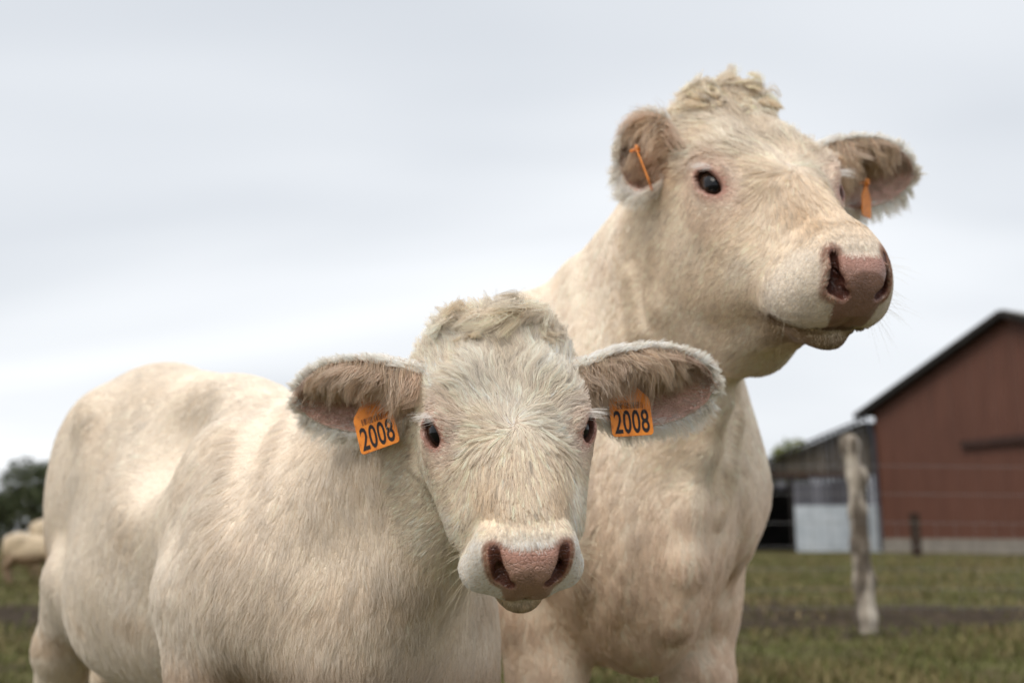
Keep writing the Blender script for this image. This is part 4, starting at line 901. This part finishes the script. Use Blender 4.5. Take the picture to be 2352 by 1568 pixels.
def fence():
    y0, x0 = 7.95, 2.72; root = empty('wire_fence', (x0, y0, 0), 'stock wire fence with a gnarled weathered wooden post', 'fence'); o3 = np.array([x0, y0, 0])
    WOOD = noise_color(mat('weathered_post', rough=0.9, spec=0.15), [(0.36, (0.085, 0.066, 0.050)), (0.47, (0.15, 0.125, 0.10)), (0.53, (0.36, 0.31, 0.255)), (0.66, (0.50, 0.45, 0.38))], 3.2, 7, (2.2, 2.2, 0.55), bump=0.8, bscale=14)
    def post(x, y, h, r0, seed, m, gnarl):
        S = Sdf(); gz = float(ground_z(np.array([x]), np.array([y]))[0]); rr = random.Random(seed); pts = []; rs = []
        for k in range(7):
            t = k / 6; pts.append(np.array([(x - x0) + gnarl * 0.02 * math.sin(3.1 * t + seed) + 0.02 * (0.5 - t), (y - y0) + gnarl * 0.02 * math.cos(4 * t + seed), gz - 0.15 + (h + 0.15) * t])); rs.append(r0 * (1.05 - 0.25 * t + gnarl * 0.16 * rr.uniform(-1, 1)))
        S.chain(pts, rs, 0.05)
        if gnarl: S.ball(pts[5] + np.array([0.045, -0.02, -0.02]), (0.055, 0.06, 0.09), k=0.05); S.ball(pts[6] + np.array([-0.02, 0, -0.02]), (0.075, 0.07, 0.08), k=0.05)
        f = lambda p: S(p) + 0.008 * vnoise(p * np.array([28, 28, 5]), 61 + seed) + 0.010 * vnoise(p * np.array([12, 12, 3.0]), 66)
        c = np.array([x - x0, y - y0, 0]); V, T = surface(f, c + np.array([-0.25, -0.25, gz - 0.3]), c + np.array([0.25, 0.25, h + 0.2]), 0.014); V = project(f, V, 1); return obj_np('post', V, T, m, root)
    post(x0, y0, 1.46, 0.070, 1, WOOD, 0.45)
    BROWN = noise_color(mat('dark_post', rough=0.9, spec=0.15), [(0.3, (0.025, 0.016, 0.011)), (0.7, (0.055, 0.036, 0.026))], 6, 5, (3, 3, 0.4))
    xs = [x0 - 3.2, x0, x0 + 3.4, x0 + 6.8]; ys = [y0 - 0.1, y0, y0 + 0.15, y0 + 0.3]
    for i in (0, 2, 3): post(xs[i], ys[i], 1.25, 0.05, 5 + i, BROWN, 0.3)
    WIRE = mat('galvanised_wire', (0.22, 0.21, 0.20), 0.5, 0.5); WIRE.node_tree.nodes['Principled BSDF'].inputs['Metallic'].default_value = 0.6
    def tube(P, r, name):
        P = np.array(P); V, F = [], []; t = nrm(np.gradient(P, axis=0)); s_ = nrm(np.cross(t, np.array([0.1, 0.2, 1.0]) if abs(t[0][2]) < 0.9 else np.array([1.0, 0, 0]))); u_ = np.cross(t, s_)
        for i in range(len(P)):
            for k in range(4): V.append(P[i] + r * (math.cos(k * math.pi / 2) * s_[i] + math.sin(k * math.pi / 2) * u_[i]))
        for i in range(len(P) - 1):
            for k in range(4): F.append((i * 4 + k, i * 4 + (k + 1) % 4, i * 4 + 4 + (k + 1) % 4, i * 4 + 4 + k))
        return V, F
    yf = lambda x: np.interp(x, xs, ys) - 0.075
    for z in (0.16, 0.30, 0.45, 0.62, 0.80, 1.02, 1.24):
        X = np.linspace(xs[0], xs[-1], 41); sag = -0.012 * np.abs(np.sin((X - x0) * math.pi / 3.3)); V, F = tube(np.stack([X - x0, yf(X) - y0, z + sag], 1), 0.0019, 'wire'); obj_np('wire', V, F, WIRE, root)
    x = x0 + 0.12
    V, F = tube([(0, 0, 0.10), (0.002, 0, 0.45), (0, 0, 0.80)], 0.0013, 'stay'); me = mesh_np('stay_wire', V, F, WIRE)
    while x < xs[-1]:
        o = link(bpy.data.objects.new('stay_wire', me), root); o.location = (x - x0, float(yf(x)) - y0, 0); x += 0.155
    # a lone dark post by the barn
    p2 = at(2107, 1276, 33.0); w = empty('marker_post', (p2[0], p2[1], 0), 'short dark square post standing in the grass before the barn', 'post')
    V, F = box_vf((0, 0, 0.66), 0.26, 0.22, 1.42); V[[1, 3, 5, 7], 2] += np.array([0.0, 0.03, 0.0, 0.02]); obj_np('post_shaft', V, F, BROWN, w, False)
    V, F = box_vf((0, 0, 1.40), 0.30, 0.26, 0.05); obj_np('post_cap', V, F, BROWN, w, False)
fence()
BARK = noise_color(mat('bark', rough=0.95, spec=0.1), [(0.3, (0.035, 0.028, 0.020)), (0.7, (0.085, 0.070, 0.052))], 8, 5, (2, 2, 0.5))
def leaf_material(name, a, b_):
    m = mat(name, rough=0.7, spec=0.2); n, l, b = nodes(m); at_ = n.new('ShaderNodeAttribute'); at_.attribute_name = 'tint'; l.new(at_.outputs[0], b.inputs['Base Color']); return m
LEAF = leaf_material('leaf', None, None)
def tree(name, loc, h, rx, rz, label, seed, c0, c1, nleaf=9000, size=0.10, group='trees at the edge of the field'):
    r = np.random.default_rng(seed); root = empty(name, (loc[0], loc[1], float(0)), label, 'tree', group)
    S = Sdf(); S.limb((0, 0, -0.2), (0.1, 0, h * 0.35), 0.045 * h, 0.03 * h, 0.05); lobes = []
    for k in range(11):
        t = k * 2.4 + r.random(); rr = rx * (0.25 + 0.65 * r.random()); c = np.array([rr * math.cos(t), rr * math.sin(t), h - rz + rz * 0.75 * (2 * r.random() - 1)]); lobes.append((c, (0.30 + 0.28 * r.random()) * rx)); S.limb((0.05, 0, h * (0.18 + 0.2 * r.random())), c, 0.018 * h, 0.006 * h, 0.05)
    V, T = surface(S, (-rx * 1.3, -rx * 1.3, -0.3), (rx * 1.3, rx * 1.3, h * 1.1), h * 0.018); obj_np('trunk', V, T, BARK, root)
    ci = r.integers(0, len(lobes), nleaf); C = np.array([l_[0] for l_ in lobes])[ci]; R = np.array([l_[1] for l_ in lobes])[ci]
    d = nrm(r.standard_normal((nleaf, 3))); p = C + d * (R * (0.55 + 0.5 * r.random(nleaf) ** 0.6))[:, None] * np.array([1, 1, 0.85]); gap = vnoise(p * 1.6 / rx * 2, seed) > -0.45; p, d, R = p[gap], d[gap], R[gap]; n = len(p)
    a = nrm(r.standard_normal((n, 3)) + d * 0.4); b = nrm(np.cross(a, r.standard_normal((n, 3)))); s_ = size * (0.6 + 0.8 * r.random((n, 1)))
    V = np.stack([p - a * s_, p - b * s_ * 0.55, p + a * s_, p + b * s_ * 0.55], 1).reshape(-1, 3); c = mixc(np.tile(np.array(c0), (n, 1)), np.array(c1), r.random(n)) * (0.7 + 0.6 * r.random((n, 1)))
    obj_np('crown', V, np.arange(4 * n).reshape(-1, 4), LEAF, root, False, np.repeat(c, 4, 0)); return root
q = at(72, 1228, 42); tree('hawthorn_tree', q, 4.1, 2.3, 1.9, 'dark round bushy tree on the left horizon behind the calf rump', 3, (0.040, 0.055, 0.022), (0.085, 0.090, 0.045), 12000, 0.085)
q = at(-60, 1228, 52); tree('hedge_tree', q, 2.6, 2.4, 1.2, 'low dark bush at the left edge beyond the round tree', 4, (0.040, 0.055, 0.022), (0.08, 0.085, 0.040), 7000, 0.10)
q = at(1788, 1228, 62); tree('field_tree', q, 6.6, 2.6, 2.4, 'yellow green tree top rising behind the shed roof', 6, (0.10, 0.13, 0.03), (0.19, 0.19, 0.06), 7000, 0.14)

def far_calf(hip, fwd, k, label, seed):
    B = Frame(hip, fwd, k); H = Head((0, 0, 0), (0, 0, 1), (k, k, k)); nose = nrm(np.r_[B.fw[:2] * 0.75, -0.65]); side = B.rt; H.R = np.stack([side, nose, np.cross(side, nose)], 1); H.o = B(1.42, 0, 0.86)
    S = calf_body(B, H); f = lambda p: np.minimum(S(p), H.f(p)); c = np.r_[hip, 0] + B.fw * 0.6 * k
    V, T = surface(f, c - np.array([1.2, 1.2, 0.02]) * k, c + np.array([1.2, 1.2, 1.3]) * k, 0.03 * k); V = project(f, V, 1)
    root = empty('calf', (hip[0], hip[1], 0), label, 'calf'); o3 = np.array(root.location)
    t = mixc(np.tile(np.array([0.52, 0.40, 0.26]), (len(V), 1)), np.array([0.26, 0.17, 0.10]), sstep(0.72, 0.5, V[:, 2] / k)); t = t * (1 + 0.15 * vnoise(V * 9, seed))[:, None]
    obj_np('body', V - o3, T, HIDE, root, True, t)
    for e in (-1, 1):
        Ve, Te, uv, sd, _ = ear_mesh(H.w(0.08 * e, -0.1, 0.0), H.w(0.22 * e, -0.13, 0.02), (0, 0, 1), B.fw, 0.045 * k, 0, 12, 9); obj_np('ear', Ve - o3, Te, HIDE, root, True, np.tile(np.array([0.6, 0.48, 0.34]), (len(Ve), 1)))
q = at(24, 1228, 15.2); far_calf((q[0] + 0.10, q[1]), (1, 0.12), 0.66, 'small tan calf far off at the left edge, rump outward', 5)
q = at(84, 1228, 16.8); far_calf((q[0] + 0.12, q[1]), (0.6, 0.8), 0.88, 'distant calf almost hidden behind the white calf rump', 6)

# ------------------------------------------------------------------ the calf and the cow
rng = np.random.default_rng(11)
V, T, f = build_body(calf_marks(calf_body(calf_frame, calf_head)), calf_head, (-1.5, 0.6, -.02), (.45, 3.1, 1.3), .013, folds(calf_frame, 0.98, 0.0045, 0.35))
calf = empty('calf', (0, 0, 0), 'pale cream calf facing the camera with two orange ear tags reading 2008', 'calf')
make_animal(calf, V, T, calf_head, calf_frame, False, rng, 560000, 120000, 0.00030, 0.00055)
H = calf_head
make_ear(calf, H.w(-0.080, -0.105, 0.0), at(684, 925, 1.36), (-0.15, 0.1, 1), (0.12, -1, -0.45), 0.047, rng, False)
make_ear(calf, H.w(0.080, -0.100, 0.0), at(1640, 890, 1.36), (0.15, 0.1, 1), (-0.10, -1, -0.45), 0.051, rng, False)
make_tag(calf, at(864, 985, 1.305), (0.92, -0.25, 0.30), (-0.30, 0.15, 0.95)); make_tag(calf, at(1449, 955, 1.320), (0.98, 0.12, 0.07), (-0.05, 0.12, 1))
V, T, f = build_body(cow_marks(cow_body(cow_frame, cow_head)), cow_head, (-.5, 1.0, -.02), (1.05, 4.2, 1.75), .020, folds(cow_frame, 1.22, 0.013, 0.50))
cow = empty('cow', (0, 0, 0), 'large cream cow standing behind the calf, head raised and turned right', 'cow')
make_animal(cow, V, T, cow_head, cow_frame, True, rng, 200000, 42000, 0.00058, 0.0010)
H = cow_head
make_ear(cow, H.w(-0.082, -0.105, 0.005), at(1428, 345, 1.80), (0.55, 0.1, 1), (0.85, -0.55, -0.2), 0.068, rng, True, dens=0.7)
make_ear(cow, H.w(0.082, -0.100, 0.0), at(2098, 400, 1.98), (0.1, 0.1, 1), (0.15, -1, -0.45), 0.062, rng, True, dens=0.7)
make_tag(cow, at(1484, 400, 1.755), (0.25, 0.95, -0.10), (-0.30, 0.1, 0.95), w=0.046, digits=False); make_tag(cow, at(1990, 474, 1.91), (0.65, 0.75, 0.05), (0.1, 0, 1), w=0.044, h=0.042, digits=False)
settle(calf, calf_frame(0.45, 0, 0)); settle(cow, cow_frame(0.60, 0, 0))
